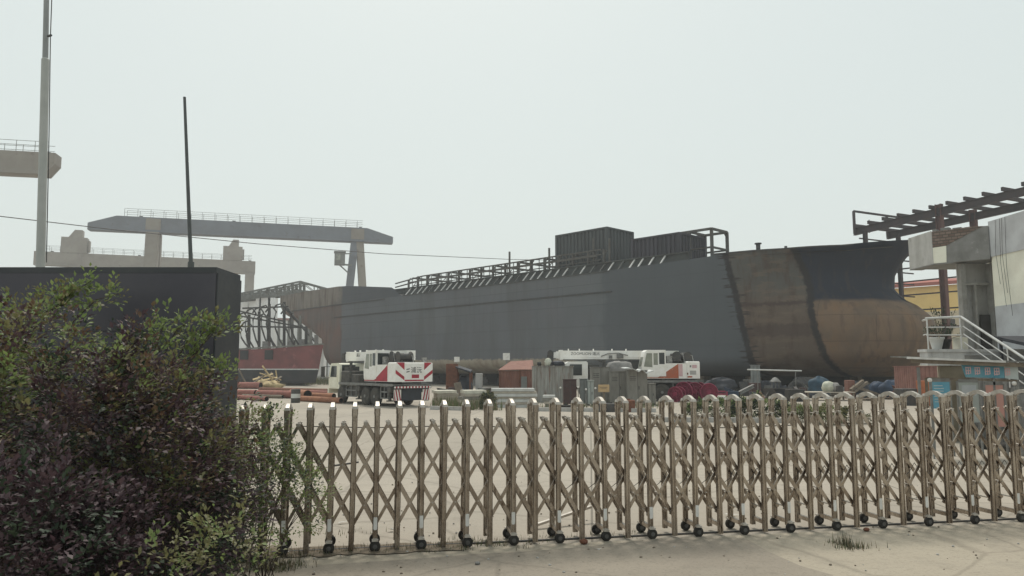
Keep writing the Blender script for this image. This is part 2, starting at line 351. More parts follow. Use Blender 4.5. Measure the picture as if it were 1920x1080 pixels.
dr = random.Random(3); up_, lo_ = [], []
for k in range(24):
    px = 455 + k * 18; yb = 1042 - (px - 535) * .034; up_.append(gnd(px, yb - 14 + dr.uniform(-3, 3))); lo_.append(gnd(px, yb + 2 + dr.uniform(0, 9) * (1 - k / 26)))
sheet('dirt_strip', [(p.x, p.y) for p in lo_] + [(p.x, p.y) for p in up_[::-1]], .014, ground_mat('gate_dirt', (.19, .155, .115), (.13, .105, .075), (.25, .21, .16), False, 0))
# ------------------------------------------------------------------ leaves
class Leaves:
    def __init__(s): s.P = []; s.D = []; s.S = []; s.M = []
    def spray(s, p, d, n=10, L=.22, size=.05, mi=0, jit=.35):
        p = np.array(p); d = np.array(d) / (np.linalg.norm(d) + 1e-9)
        t = rng.random(n); side = rng.normal(size=(n, 3)); q = p + d * (t[:, None] * L) + side * .018
        dd = d * .6 + side * jit * np.array([1, 1, .6]) + np.array([0, 0, .03]); dd /= np.linalg.norm(dd, axis=1)[:, None]
        s.P.append(q); s.D.append(dd); s.S.append(size * rng.uniform(.6, 1.25, n)); s.M.append(np.full(n, mi))
    def build(s, name, mats, parent, wid=.42):
        P = np.concatenate(s.P); D = np.concatenate(s.D); S = np.concatenate(s.S)[:, None]; M = np.concatenate(s.M); n = len(P)
        up = np.array([0, 0, 1.0]) + rng.normal(size=(n, 3)) * .3; A = np.cross(D, up); A /= np.linalg.norm(A, axis=1)[:, None] + 1e-9; N = np.cross(A, D)
        v = np.stack([P, P + D * S * .5 + A * S * wid * .5 + N * S * .1, P + D * S, P + D * S * .5 - A * S * wid * .5 + N * S * .1], 1).reshape(-1, 3)
        inv = np.array(wmat(parent).inverted()) if parent else np.eye(4); v = v @ inv[:3, :3].T + inv[:3, 3]
        me = bpy.data.meshes.new(name); me.vertices.add(4 * n); me.vertices.foreach_set("co", v.astype(np.float32).ravel())
        me.loops.add(4 * n); me.loops.foreach_set("vertex_index", np.arange(4 * n, dtype=np.int32)); me.polygons.add(n)
        me.polygons.foreach_set("loop_start", np.arange(n, dtype=np.int32) * 4)
        for m in mats: me.materials.append(m)
        me.polygons.foreach_set("material_index", M.astype(np.int32)); me.update(calc_edges=True); me.validate()
        o = bpy.data.objects.new(name, me); C.objects.link(o); o.parent = parent; return o
def shrub(name, label, base, blobs, mats, pick, dens=90, size=.05, n=11, L=.2, stems=6, sr=.012, group=None, extra=None, inner=.55, cat='shrub', wid=.56, clump=26):
    t = thing(name, label, cat, base, 0, group); lv = Leaves(); st = MB(); base = Vector(base)
    for (c, r) in blobs:
        area = (r[0] * r[1] * r[2]) ** (2 / 3) * 12.5; k = int(area * dens)
        nc = max(6, int(k / clump)); cd = rng.normal(size=(nc, 3)); cd[:, 2] = np.where(cd[:, 2] < -1., -cd[:, 2], cd[:, 2]); cd /= np.linalg.norm(cd, axis=1)[:, None]; cq = rng.uniform(.82, 1.1, nc); cs = rng.uniform(.5, 1.6, nc)
        for _ in range(k):
            ci = rng.integers(nc); sg_ = .17 / max(.35, (r[0] + r[2]) / 2) * cs[ci]; d = cd[ci] + rng.normal(size=3) * sg_; d /= np.linalg.norm(d)
            if rng.random() < .22: d = rng.normal(size=3); d /= np.linalg.norm(d); ci = -1
            if d[2] < -.8: continue
            lump = 1 + .13 * math.sin(d[0] * 5 + c[0] * 3) * math.sin(d[1] * 6 + c[1]) + .1 * math.sin(d[2] * 9 + d[0] * 8) + .07 * math.sin(13 * d[0] - 11 * d[2])
            q = (rng.uniform(inner, 1.04) ** .5 if ci < 0 else cq[ci] - abs(rng.normal()) * .09) * lump; p = np.array(c) + d * np.array(r) * q
            if p[2] < .03: continue
            od = d * np.array([1, 1, .35]) + np.array([0, 0, .12]) + rng.normal(size=3) * .45
            lv.spray(p, od, n, L, size, pick(p, d, q))
        for _ in range(stems):
            d = rng.normal(size=3); d[2] = abs(d[2]); d /= np.linalg.norm(d); e = Vector(np.array(c) + d * np.array(r) * .85); b0 = base + Vector((rng.normal() * .08, rng.normal() * .08, 0)); mid = b0.lerp(e, .5) + Vector((0, 0, .1))
            st.path([b0, mid, e], sr, 5, .003)
    if extra: extra(lv, st)
    lv.build('foliage', mats, t, wid); st.build('stems', bark, t); return t

def pick_purple(p, d, q):
    r = rng.random()
    h = p[2] + .25 * math.sin(3 * p[0]) + .2 * math.sin(5 * p[0] + 4 * p[1])
    if h > 2.0: return 3 if r < .2 else (1 if r < .5 else (4 if r < .85 else 0))
    if h > 1.55: return 1 if r < .25 else (3 if r < .33 else (0 if r < .8 else (2 if r < .93 else 4)))
    return 0 if r < .68 else (1 if r < .8 else 2)
PM = [lf_purple, lf_brown, lf_dark, lf_olive, lf_green]
shrub('purple_shrub', 'tallest dark purple shrub with bronze top before the granite wall at the left edge', (-3.5, 5.4, 0), [((-3.55, 5.5, 1.3), (1.3, .95, 1.1)), ((-4.4, 5.2, 1.35), (.9, .8, 1.05))], PM, pick_purple, 150, .045, 14, .2)
shrub('purple_shrub', 'broad purple-leaved shrub between the tallest shrub and the gate end', (-2.75, 6.0, 0), [((-2.95, 6.1, 1.05), (.78, .8, 1.12)), ((-2.6, 5.7, .8), (.5, .6, .9))], PM, lambda p, d, q: (0 if rng.random() < .42 else (3 if rng.random() < .38 else (1 if rng.random() < .5 else (2 if rng.random() < .6 else 4)))) if p[2] > 1.1 else (0 if rng.random() < .7 else 2), 150, .045, 14, .2)
shrub('purple_shrub', 'low dark purple shrub nearest the camera at the bottom left corner', (-2.7, 4.2, 0), [((-2.75, 4.3, .75), (.72, .6, .82)), ((-3.4, 4.0, .8), (.7, .6, .78))], PM, lambda p, d, q: 0 if rng.random() < .8 else 2, 145, .045, 13, .18)
def sprigs(lv, st):
    for pts in (((60, 620), (120, 560), (175, 524)), ((130, 610), (180, 562), (222, 551)), ((20, 600), (90, 560), (140, 545)), ((70, 590), (120, 572), (150, 535)),
                ((280, 680), (300, 630), (312, 592)), ((300, 680), (330, 620), (352, 604)), ((300, 660), (290, 625), (272, 610)), ((330, 700), (370, 640), (398, 596)), ((350, 690), (390, 630), (415, 602)),
                ((340, 690), (400, 625), (442, 612)), ((330, 680), (350, 640), (366, 618)), ((350, 760), (400, 700), (430, 700)), ((350, 760), (380, 705), (400, 690)), ((340, 760), (360, 715), (372, 694))):
        P = [at(x, y, 6.9) for x, y in pts]; st.path(P, .007, 5, .003)
        for k in range(26 if pts[0][0] < 200 else 15):
            t = rng.random() ** .7; a = P[0].lerp(P[1], t * 2) if t < .5 else P[1].lerp(P[2], t * 2 - 1)
            lv.spray(a + Vector(rng.normal(size=3) * .035), np.array(P[2] - P[0]) * .6 + np.array([0, 0, .35]) + rng.normal(size=3) * .55, 7, .12, .055, 4 if rng.random() < .78 else 3)
shrub('green_shrub', 'green-leaved shrub with bright sprigs rising above the purple shrubs against the granite wall', (-3.6, 7.0, 0), [((-3.75, 6.95, 1.0), (1.05, .4, 1.08)), ((-4.7, 6.9, 1.25), (.7, .4, 1.15))], PM, lambda p, d, q: 4 if rng.random() < .55 else (3 if rng.random() < .5 else 2), 48, .045, 12, .2, extra=sprigs)
shrub('green_shrub', 'airy small-leaved green shrub growing through the left end of the gate', (-2.35, 7.2, 0), [((-2.4, 7.15, 1.12), (.46, .38, .52)), ((-2.12, 7.2, .78), (.38, .32, .42)), ((-2.75, 7.0, .6), (.4, .4, .62))], PM, lambda p, d, q: 4 if rng.random() < .5 else (2 if rng.random() < .7 else 3), 150, .036, 9, .14, inner=.1, sr=.005)
shrub('olive_shrub', 'low yellowish-green shrub at the foot of the purple shrubs near the bottom edge', (-1.7, 3.95, 0), [((-1.8, 3.9, .6), (.3, .28, .56)), ((-1.55, 4.2, .78), (.24, .25, .52)), ((-2.0, 3.75, .45), (.28, .25, .5))], PM, lambda p, d, q: (3 if p[2] > .75 else (2 if rng.random() < .5 else 0)) if rng.random() < .75 else 4, 75, .034, 10, .12)

# ------------------------------------------------------------------ granite wall and poles
gw = thing('granite_wall', 'tall black granite sign wall standing behind the shrubs beside the gate', 'wall', (-6, 8, 0))
wl, wr, wf, wb = -12.0, -3.05, 7.58, 8.25
zt = at(403, 501, wf).z
b = MB(); b.box(wl, wr - .004, wf, wb, 0, 2.42); b.build('lower_slab', granite, gw)
b = MB(); b.box(wl, wr - .004, wf, wb, 2.43, zt - .06); b.box(wl, wr - .03, wf + .02, wb - .02, 2.42, 2.43); b.build('upper_slab', granite, gw)
b = MB(); b.box(wl, wr, wf - .004, wb, zt - .06, zt); b.build('coping', granite2, gw)
b = MB(); b.box(wr - .003, wr + .014, wf + .01, wb, 0, zt - .062); b.build('end_panel', granite2, gw)
p0, p1, p2 = at(76, 492, 12), at(85, 112, 12), at(90, -160, 12)
gl = p0 + (p0 - p1) * (p0.z / (p1.z - p0.z))
fp = thing('flagpole', 'pale grey stepped flagpole rising out of the picture behind the granite wall', 'flagpole', (gl.x, gl.y, 0))
b = MB(); b.tube(gl, p1, .078, 16, .060); b.tube(p1, p1.lerp(p2, .01), .06, 16, .046); b.build('lower_pole', mat('pole_grey', (.42, .43, .41), (.36, .37, .35), 2, rough=.5), fp)
b = MB(); b.tube(p1.lerp(p2, .01), p2, .045, 14, .035); b.build('upper_pole', mat('pole_grey2', (.30, .31, .31), (.25, .26, .26), 2, rough=.5), fp)
b = MB(); b.path([at(87, 492, 11.9), at(92, 250, 11.9), at(94.5, 70, 11.9), at(99, -60, 11.9)], .008, 5); b.tube(at(90, 68, 11.95), at(96, 66, 11.9), .02, 6); b.build('halyard', dark_m, fp)
p0, p1 = at(358, 497, 24), at(346, 182, 24); gl = p0 + (p0 - p1) * (p0.z / (p1.z - p0.z))
b = MB(); b.tube(gl, p0, .07, 10, .068); b.tube(p0, p1, .065, 10, .045); b.tube(p0 - V(0, 0, .15), p0 + V(0, 0, .1), .1, 10); b.tube(gl, gl + V(0, 0, .04), .2, 12)
b.single('steel_pole', 'thin dark leaning steel pole rising behind the granite wall', 'pole', mat('pole_dark', (.075, .085, .085), (.06, .065, .065), 2, rough=.6))

# ------------------------------------------------------------------ retractable gate
gate = thing('retractable_gate', 'stainless steel retractable scissor gate on wheels across the whole entrance', 'gate', GA, math.atan2(GD.y, GD.x))
DEP = .30
gi = list(range(-3, 35)); pos = {}; hh = {}
for i in gi:
    pos[i] = gp(535 + 42.67 * i); t = (535 + 42.67 * i - 620) / 1196; hh[i] = 1.60 + .09 * t
for i in gi:
    p = pos[i] + GN * .0; q = p + GN * DEP; z = hh[i]; wheel = i % 2 == 0
    tw = GD * random.uniform(-.012, .012)
    b = MB()                                              # arch plate with a bowed top and hollow underside, and the foot bar
    N = 8; top = []; low = []
    for k in range(N + 1):
        t = k / N; c = p.lerp(q, t); bow = math.sin(math.pi * t)
        top.append(c + V(0, 0, z + .012 + .045 * bow)); low.append(c + V(0, 0, z - .062 + .07 * bow))
    for k in range(N):
        for s in (1,):
            a = GD * .02
            b.add([top[k] - a, top[k + 1] - a, top[k + 1] + a, top[k] + a, low[k] - a, low[k + 1] - a, low[k + 1] + a, low[k] + a], [(0, 1, 2, 3), (7, 6, 5, 4), (0, 4, 5, 1), (3, 2, 6, 7)])
    fr = b.build('frame', steel_cap, gate)
    b = MB(); b.bar(p + V(0, 0, .13), q + V(0, 0, .13), .035, .05); b.build('foot_bar', steel, fr)
    for e, zb in ((p, .02 if not wheel else .09), (q, .05 if not wheel else .12)):
        b = MB(); s = .029; c = .008
        ox = GD; oy = GN
        gw_ = .009; g = .008; prof = [(-s + c, -s), (-gw_, -s), (-gw_ + .002, -s + g), (gw_ - .002, -s + g), (gw_, -s), (s - c, -s), (s, -s + c), (s, -gw_), (s - g, -gw_ + .002), (s - g, gw_ - .002), (s, gw_), (s, s - c), (s - c, s), (-s + c, s), (-s, s - c), (-s, gw_), (-s + g, gw_ - .002), (-s + g, -gw_ + .002), (-s, -gw_), (-s, -s + c)]; NP = len(prof)
        def ring(zz, k=1.0, off=Vector()): return [e + off + ox * x * k + oy * y * k + V(0, 0, zz) for x, y in prof]
        rr = [ring(zb, 1, tw * 1.0), ring(z - .10)]; vs = sum(rr, [])
        b.add(vs, [(j, (j + 1) % NP, NP + (j + 1) % NP, NP + j) for j in range(NP)] + [tuple(range(NP))], 0)
        prof = [(-s + c, -s), (s - c, -s), (s, -s + c), (s, s - c), (s - c, s), (-s + c, s), (-s, s - c), (-s, -s + c)]
        for zz0, zz1, mm in ((z - .10, z - .018, 0), (z - .018, z + .012, 1)):
            vs = ring(zz0, 1.14) + ring(zz1, 1.14 if mm == 0 else .85)
            b.add(vs, [(j, (j + 1) % 8, 8 + (j + 1) % 8, 8 + j) for j in range(8)] + [tuple(range(8, 16)), tuple(range(7, -1, -1))], mm)
        b.build('post', [steel, steel_cap], fr)
    if wheel:
        for e, sgn in ((p - GN * .045, -1), (q + GN * .03, 1)):
            b = MB(); c = e + V(0, 0, .062)
            b.lathe([(.03, -.026), (.056, -.024), (.062, -.014), (.062, .014), (.056, .024), (.03, .026)], c, GN, 18, 0)
            b.lathe([(.02, -.03), (.026, -.028)], c, GN, 12, 2)
            b.bar(e + V(0, 0, .135), e + V(0, 0, .118), .07, .07, GN, 1); b.bar(e + GN * sgn * -.0 + V(0, 0, .13), (p if sgn < 0 else q) + V(0, 0, .13), .05, .03, m=1)
            b.build('wheel', [rubber, steel_cap, hub_m], fr)
        b = MB(); c = p - GN * .0295
        b.add([c + GD * x + V(0, 0, zz) for x, zz in ((-.021, .375), (.021, .375), (.021, .25), (.012, .235), (-.012, .235), (-.021, .25))], [(0, 1, 2, 3, 4, 5)])
        b.add([c + GN * .002 + GD * x + V(0, 0, zz) for x, zz in ((-.021, .375), (.021, .375), (.021, .25), (.012, .235), (-.012, .235), (-.021, .25))], [(5, 4, 3, 2, 1, 0)])
        b.build('reflector', brick_pale, fr)
def gpt(x, off, frac):                                    # x in frame units, frac 0..1 between the lowest and the top pivot
    i = math.floor(x); t = x - i
    if i + 1 not in pos: i -= 1; t = 1
    if i not in pos: i += 1; t = 0
    p = pos[i].lerp(pos[i + 1], t); z = hh[i] * (.17 + .71 * frac); return p + GN * off + V(0, 0, z)
for i in gi[:-1]:
    for sgn in (1, -1):
        x0 = i + .5; x1 = x0 + 2.5 * sgn; f1 = 0.
        if x1 > gi[-1]: f1 = 1 - (gi[-1] - x0) / 2.5; x1 = gi[-1]
        if x1 < gi[0]: f1 = 1 - (x0 - gi[0]) / 2.5; x1 = gi[0]
        b = MB()
        for off in ((.045, DEP - .045) if sgn > 0 else (.075,)):
            N = 5; P = [gpt(x0 + (x1 - x0) * k / N, off, 1 + (f1 - 1) * k / N) for k in range(N + 1)]
            d = (P[-1] - P[0]).normalized(); P[0] -= d * .025; P[-1] += d * .02
            for k in range(N): b.bar(P[k], P[k + 1] + d * .002, .042 if sgn > 0 else .036, .016, GN)
        if sgn > 0:
            for k in (1, 2, 2.44):
                x = x0 + k; f = 1 - k / 2.5
                if x > gi[-1] - .05: continue
                b.tube(gpt(x, .03, f), gpt(x, DEP - .03, f), .009, 6, m=1)
        b.build('scissor_bar', [steel, steel_cap], gate)
    b = MB()
    c0, c1 = gpt(i + .5, .02, 1), gpt(i + .5, DEP - .02, 1)
    b.tube(c0, c0 + GN * .07, .017, 8); b.tube(c1 - GN * .07, c1, .017, 8); b.tube(c0, c1, .007, 6); b.bar(c0 + V(0, 0, .02), c0 + GN * .06 + V(0, 0, .02), .05, .012); b.bar(c1 + V(0, 0, .02), c1 - GN * .06 + V(0, 0, .02), .05, .012)
    b.build('pivot_pin', steel_cap, gate)
b = MB()
for i in range(12, 34):
    a, c = gpt(i, .16, .42), gpt(i + 1, .16, .42); b.path([a, a.lerp(c, .25) - V(0, 0, .13), a.lerp(c, .5) - V(0, 0, .17), a.lerp(c, .75) - V(0, 0, .12), c], .0045, 4)
b.build('power_cable', dark_m, gate)
b = MB(); a = GA + GN * .12 - GD * 1.5; c = GA + GN * .12 + GD * 14; b.bar(a + V(0, 0, .011), c + V(0, 0, .011), .03, .016); b.single('gate_rail', 'dark ground rail running under the scissor gate', 'rail', dark_m)
b = MB(); b.bar(gnd(1003, 985, .05) , at(1108, 950, 10.2), .05, .03); b.single('steel_bar', 'loose stainless bar lying slanted against the foot of the gate', 'bar', steel_cap)
b = MB(); b.box(-.035, .035, -.035, .035, 0, .5); b.box(-.05, .05, -.05, .05, .5, .52); p = gnd(1051, 830); b.v = [v + p for v in b.v]; b.single('short_post', 'short rusty steel post standing alone in the yard behind the gate', 'post', [rust])

# ------------------------------------------------------------------ the ship (u towards the bow, v across, near side negative)
A_S = math.atan2(-.718, .697); SO = Vector((23.64, 67.58, 0))
ship = thing('cargo_ship', 'long grey cargo ship hull under construction with brown bow and open hatch frames', 'ship', SO, A_S)
KEEL = 1.35; BEAM = 8.0
def lerp_tab(x, tab):
    for (a, fa), (b_, fb) in zip(tab, tab[1:]):
        if x <= b_: 
            t = max(0, min(1, (x - a) / (b_ - a))); return fa + (fb - fa) * t
    return tab[-1][1]
ztop = lambda u: lerp_tab(u, [(-82, 14.0), (-60.6, 13.8), (-48, 12.55), (-46.8, 11.6), (-46, 11.35), (-12, 11.4), (-1.2, 11.6), (-1, 11.8), (5, 11.62), (9, 11.7), (13, 12.2)])
zbot = lambda u: lerp_tab(u, [(-84, 10.6), (-80, 9.7), (-75, 8.1), (-67.2, 5.1), (-66.4, 1.7), (-62, KEEL), (20, KEEL)])
stem = lambda z: lerp_tab(z, [(1.3, 10.2), (1.8, 11.4), (3, 13.0), (4.5, 13.6), (6, 13.3), (7, 12.3), (7.7, 11.1), (8.5, 10.5), (9.6, 10.7), (10.6, 11.4), (11.6, 12.4), (12.5, 13.3)])
def half(u, z, zb, zt_):
    e = stem(z); L = lerp_tab(z, [(1.3, 13), (4, 13.5), (7, 13), (9, 12), (12, 10.5)])
    r = max(0., (e - u) / L); tp = max(0., min(1., (z - 8.2) / 3.2)); f = 1. if r >= 1 else (1 - (1 - r) ** 2.3) ** (.5 + .32 * tp)
    s = 1.0
    if u < -52: s = 1 - .2 * ((-52 - u) / 28) ** 2
    rb = lerp_tab(u, [(-82, 2.6), (-67.2, 2.4), (-66.4, 3.6), (-60, 2.6), (-50, 1.5), (0, 1.4), (12, 2.2)]); k = (z - zb) / rb
    if k < 1: s *= math.sqrt(max(0, 1 - (1 - k) ** 2)) * .45 + .55
    return BEAM * f * s
us = [-83.5, -82, -79, -76, -72, -69, -67.2, -66.4, -64, -62, -59, -56, -52, -50, -48.5, -47.6, -46.8, -46, -44, -38, -32, -26, -20, -14, -12, -9, -6, -3, -1.21, -1.0, 0, 1, 2, 3, 4, 5, 6, 7, 8, 9, 9.6]
NZ = 24; NB = 12
def station(u):
    zb, zt_ = zbot(u), ztop(u); return [(u, -half(u, zb + (zt_ - zb) * (k / NZ) ** 1.3, zb, zt_), zb + (zt_ - zb) * (k / NZ) ** 1.3) for k in range(NZ + 1)]
near = [station(u) for u in us]
for j in range(1, NB + 1):                                # bow fan: every level closes on its own stem point
    row = []; 
    for k in range(NZ + 1):
        z = near[len(us) - 1][k][2]; t = j / NB; e = stem(z); u = 9.6 + (e - 9.6) * (1 - (1 - t) ** 1.6); z2 = z if u < 9.6 else z + (ztop(u) - ztop(9.6)) * (k / NZ) ** 4
        row.append((u, -half(u, z2, KEEL, 12.3) if j < NB else 0.0, z2))
    near.append(row)
b = MB(); nr = len(near); vs = [p for r in near for p in r] + [(p[0], -p[1], p[2]) for r in near for p in r]; fs = []; W = NZ + 1; OFF = nr * W
for i in range(nr - 1):
    for k in range(NZ):
        a = i * W + k; fs.append((a, a + W, a + W + 1, a + 1)); fs.append((OFF + a, OFF + a + 1, OFF + a + W + 1, OFF + a + W))
    fs.append((i * W, OFF + i * W, OFF + (i + 1) * W, (i + 1) * W))
for k in range(NZ): fs.append((k, k + 1, OFF + k + 1, OFF + k))      # transom
b.add(vs, fs, 0, True)
def hull_mat():
    m = bpy.data.materials.new('hull_plating'); m.use_nodes = True; n = m.node_tree; b = n.nodes["Principled BSDF"]; b.inputs["Roughness"].default_value = .72; b.inputs["Specular IOR Level"].default_value = .3
    tc = n.nodes.new("ShaderNodeTexCoord"); sp = n.nodes.new("ShaderNodeSeparateXYZ"); n.links.new(tc.outputs["Object"], sp.inputs[0]); u, z = sp.outputs[0], sp.outputs[2]
    L = n.links.new
    def val(x, s, i):
        if isinstance(x, (int, float)): s.inputs[i].default_value = x
        else: L(x, s.inputs[i])
    def mth(op, a, c=0., d=None):
        q = n.nodes.new("ShaderNodeMath"); q.operation = op; val(a, q, 0); val(c, q, 1)
        if d is not None: val(d, q, 2)
        return q.outputs[0]
    def step(x, a, w_): 
        r = n.nodes.new("ShaderNodeMapRange"); r.interpolation_type = 'SMOOTHSTEP'; val(x, r, 0); r.inputs[1].default_value = a - w_; r.inputs[2].default_value = a + w_; return r.outputs[0]
    def nz(s, st=(1, 1, 1), d=7, rg=.6):
        mp = n.nodes.new("ShaderNodeMapping"); mp.inputs[3].default_value = st; L(tc.outputs["Object"], mp.inputs[0]); t = n.nodes.new("ShaderNodeTexNoise"); t.inputs["Scale"].default_value = s; t.inputs["Detail"].default_value = d; t.inputs["Roughness"].default_value = rg; L(mp.outputs[0], t.inputs[0]); return t.outputs[0]
    def mix(f, a, c, k=1.):
        if k < 1: f = mth('MULTIPLY', f, k)
        q = n.nodes.new("ShaderNodeMix"); q.data_type = 'RGBA'; val(f, q, 0)
        for i, v in ((6, a), (7, c)):
            if isinstance(v, tuple): q.inputs[i].default_value = (*v, 1)
            else: L(v, q.inputs[i])
        return q.outputs[2]
    def rng_(x, a, c): return mth('MULTIPLY', step(x, a, .25 if c - a > 1.5 else .12), mth('SUBTRACT', 1., step(x, c, .25 if c - a > 1.5 else .12)))
    wob = mth('SUBTRACT', nz(.7), .5); wob2 = mth('SUBTRACT', nz(2.5, d=4), .5)
    col = mix(step(nz(.09, (1, 1, 1.6)), .5, .12), (.122, .131, .140), (.122, .122, .135))
    col = mix(step(nz(.35, (1, 1, .5)), .52, .2), col, (.098, .108, .116), .6)
    cbx = n.nodes.new("ShaderNodeCombineXYZ"); L(u, cbx.inputs[0]); L(z, cbx.inputs[1]); br = n.nodes.new("ShaderNodeTexBrick"); br.inputs["Scale"].default_value = 1; br.inputs["Brick Width"].default_value = 7.3; br.inputs["Row Height"].default_value = 2.05; br.inputs["Mortar Size"].default_value = .02; br.inputs["Color1"].default_value = (0, 0, 0, 1); br.inputs["Color2"].default_value = (1, 1, 1, 1); br.inputs["Mortar"].default_value = (.3, .3, .3, 1); L(cbx.outputs[0], br.inputs[0])
    plate = br.outputs[0]; seam = br.outputs[1]
    col = mix(plate, col, (.142, .146, .148), .35); col = mix(seam, col, (.06, .062, .064), .5); col = mix(step(nz(.55, (1, 1, .12)), .56, .12), col, (.088, .087, .087), .5)
    col = mix(mth('MULTIPLY', step(mth('ADD', u, mth('MULTIPLY', wob, 2.)), -13., .5), mth('ADD', .55, nz(.2))), col, (.078, .086, .094), .8)
    # plate seams
    for per, src, wd in ((2.1, z, .012), (6.0, u, .006)):
        fr = mth('FRACT', mth('DIVIDE', mth('ADD', src, 100.), per)); ln = mth('LESS_THAN', mth('ABSOLUTE', mth('SUBTRACT', fr, .5)), wd); col = mix(ln, col, (.055, .058, .06), .2)
    # stern section: brown with rust
    s_u = mth('ADD', u, mth('MULTIPLY', wob, 1.6))
    st = mth('SUBTRACT', 1., step(s_u, -61., .35)); cs = mix(step(mth('ADD', z, mth('MULTIPLY', wob, .8)), 11.2, .12), (.155, .092, .074), (.20, .175, .148))
    cs = mix(step(nz(1.2, (1, 1, .12)), .54, .07), cs, (.085, .055, .042), .75); cs = mix(step(nz(.25), .53, .1), cs, (.11, .098, .09), .7)
    col = mix(mth('MULTIPLY', rng_(u, -62., -46.), step(z, 11.3, .1)), col, (.06, .066, .075), .7)
    col = mix(st, col, cs)
    # primed section behind the bow, between two leaning welds
    us_ = mth('ADD', mth('MULTIPLY', z, .22), u)
    s1 = mth('ADD', us_, mth('MULTIPLY', wob, .5)); mid = step(s1, 2.9, .18)
    cm = mix(step(mth('ADD', z, mth('MULTIPLY', wob, 3.)), 8.0, 1.2), (.108, .080, .060), (.088, .084, .076))
    rst = nz(1.5, (1, 1, .22)); cm = mix(step(rst, .54, .1), cm, (.07, .045, .032), .75); cm = mix(step(nz(.9, (.6, .6, 2.2)), .56, .08), cm, (.165, .12, .085), .4)
    cm = mix(rng_(mth('ADD', z, mth('MULTIPLY', wob2, .5)), 7.05, 7.35), cm, (.05, .03, .026), .8); cm = mix(rng_(mth('ADD', z, mth('MULTIPLY', wob2, .8)), 4.6, 5.5), cm, (.055, .035, .03), .55)
    col = mix(mid, col, cm)
    # bow: dark navy over brown antifouling primer
    s2 = mth('ADD', us_, mth('MULTIPLY', wob, .3)); bow = step(s2, 8.35, .15)
    cb = mix(step(mth('ADD', z, mth('MULTIPLY', wob, .35)), 7.35, .22), (.175, .115, .074), (.017, .021, .034))
    cb = mix(mth('MULTIPLY', step(nz(.9, (1, 1, .6)), .56, .08), mth('SUBTRACT', 1., step(z, 7.2, .3))), cb, (.20, .115, .06), .6); cb = mix(step(nz(1.6, (1, 1, .1)), .57, .06), cb, (.06, .045, .036), .45); cb = mix(mth('MULTIPLY', seam, .6), cb, (.03, .026, .024)); cb = mix(step(nz(.5), .52, .15), cb, mix(step(z, 7.35, .2), (.105, .08, .058), (.015, .018, .030)), .6)
    col = mix(bow, col, cb)
    for c0, wd in ((2.75, .26), (8.3, .24)):
        ln = mth('SUBTRACT', 1., step(mth('ABSOLUTE', mth('SUBTRACT', mth('ADD', us_, mth('MULTIPLY', wob2, .55)), c0)), wd, .14)); col = mix(mth('MINIMUM', mth('MULTIPLY', ln, mth('ADD', .5, nz(2.2, d=5))), 1.), col, (.020, .016, .016), .97)
    tick = mth('MULTIPLY', rng_(us_, 1.9, 3.6), step(nz(1.1, (.25, .25, 3.5), 3), .57, .03)); col = mix(tick, col, (.03, .022, .02), .85)
    # pale scraped band along the bilge amidships
    bd = mth('MULTIPLY', mth('SUBTRACT', 1., step(mth('ADD', z, mth('MULTIPLY', wob2, .7)), 3.0, .12)), rng_(mth('ADD', u, mth('MULTIPLY', wob, 3.)), -49., -17.))
    cbd = mix(step(nz(.8, (1, 1, .3)), .52, .12), (.36, .31, .24), (.25, .20, .155)); col = mix(bd, col, cbd, .9)
    L(col, b.inputs["Base Color"])
    bp = n.nodes.new("ShaderNodeBump"); bp.inputs["Strength"].default_value = .25; bp.inputs["Distance"].default_value = .12; L(nz(.28, (1, 1, .7), 3), bp.inputs["Height"]); L(bp.outputs[0], b.inputs["Normal"])
    return m
b.build('hull', hull_mat(), ship, True)
deck_m = mat('deck_steel', (.09, .092, .09), (.07, .066, .06), .5, rough=.85)
coam_m = mat('coaming_steel', (.085, .09, .085), (.06, .058, .055), .6, rough=.85, c3=(.12, .08, .06), s3=1.5)
b = MB(); ring = [near[i][NZ] for i in range(nr) if near[i][NZ][0] < 11.6]
b.add([(p[0], p[1] * .995, p[2] - (.45 if p[0] > -1.1 else (.9 if p[0] < -46.9 else .02))) for p in ring] + [(p[0], -p[1] * .995, p[2] - (.45 if p[0] > -1.1 else (.9 if p[0] < -46.9 else .02))) for p in ring], [(i, i + 1, len(ring) + i + 1, len(ring) + i) for i in range(len(ring) - 1)]); b.build('deck', deck_m, ship, True)
def rail_on_hull(z, u0, u1, th=.13, n=24, zf=None):
    b = MB(); P = []
    for k in range(n + 1):
        u = u0 + (u1 - u0) * k / n; zz = zf(u) if zf else z; P.append(Vector((u, -half(u, zz, zbot(u), ztop(u)) - .03, zz)))
    for a, c in zip(P, P[1:]): b.bar(a, c, .14, th)
    return b
rail_on_hull(11.15, -79, -50).build('rub_rail', dark_m, ship, True)
rail_on_hull(9.35, -63, -12).build('rub_rail', dark_m, ship, True)
rail_on_hull(0, -46, -12.2, .1, zf=lambda u: ztop(u) - .03).build('deck_edge', coam_m, ship, True)
rail_on_hull(0, -.9, 9.5, .09, 16, zf=lambda u: ztop(u) - .05).build('bulwark_rail', dark_m, ship, True)
for s in (-1, 1):
    b = MB(); b.box(-50, -4, s * 6.9 - .06, s * 6.9 + .06, 11.3, 12.35); b.box(-50, -4, s * 6.9 - .22, s * 6.9 + .22, 12.35, 12.47); b.build('hatch_coaming', coam_m, ship, True)
stay_m = mat('stay_pale', (.50, .50, .49), (.34, .33, .31), 2, rough=.7)
for k in range(34):
    u = -45.5 + k * 1.18 + random.uniform(-.12, .12)
    b = MB(); b.bar((u, -7.85, 11.38), (u + .1, -7.05, 12.3), .09, .16, (1, 0, 0)); b.build('deck_stay', stay_m if random.random() < .8 else coam_m, ship, True)
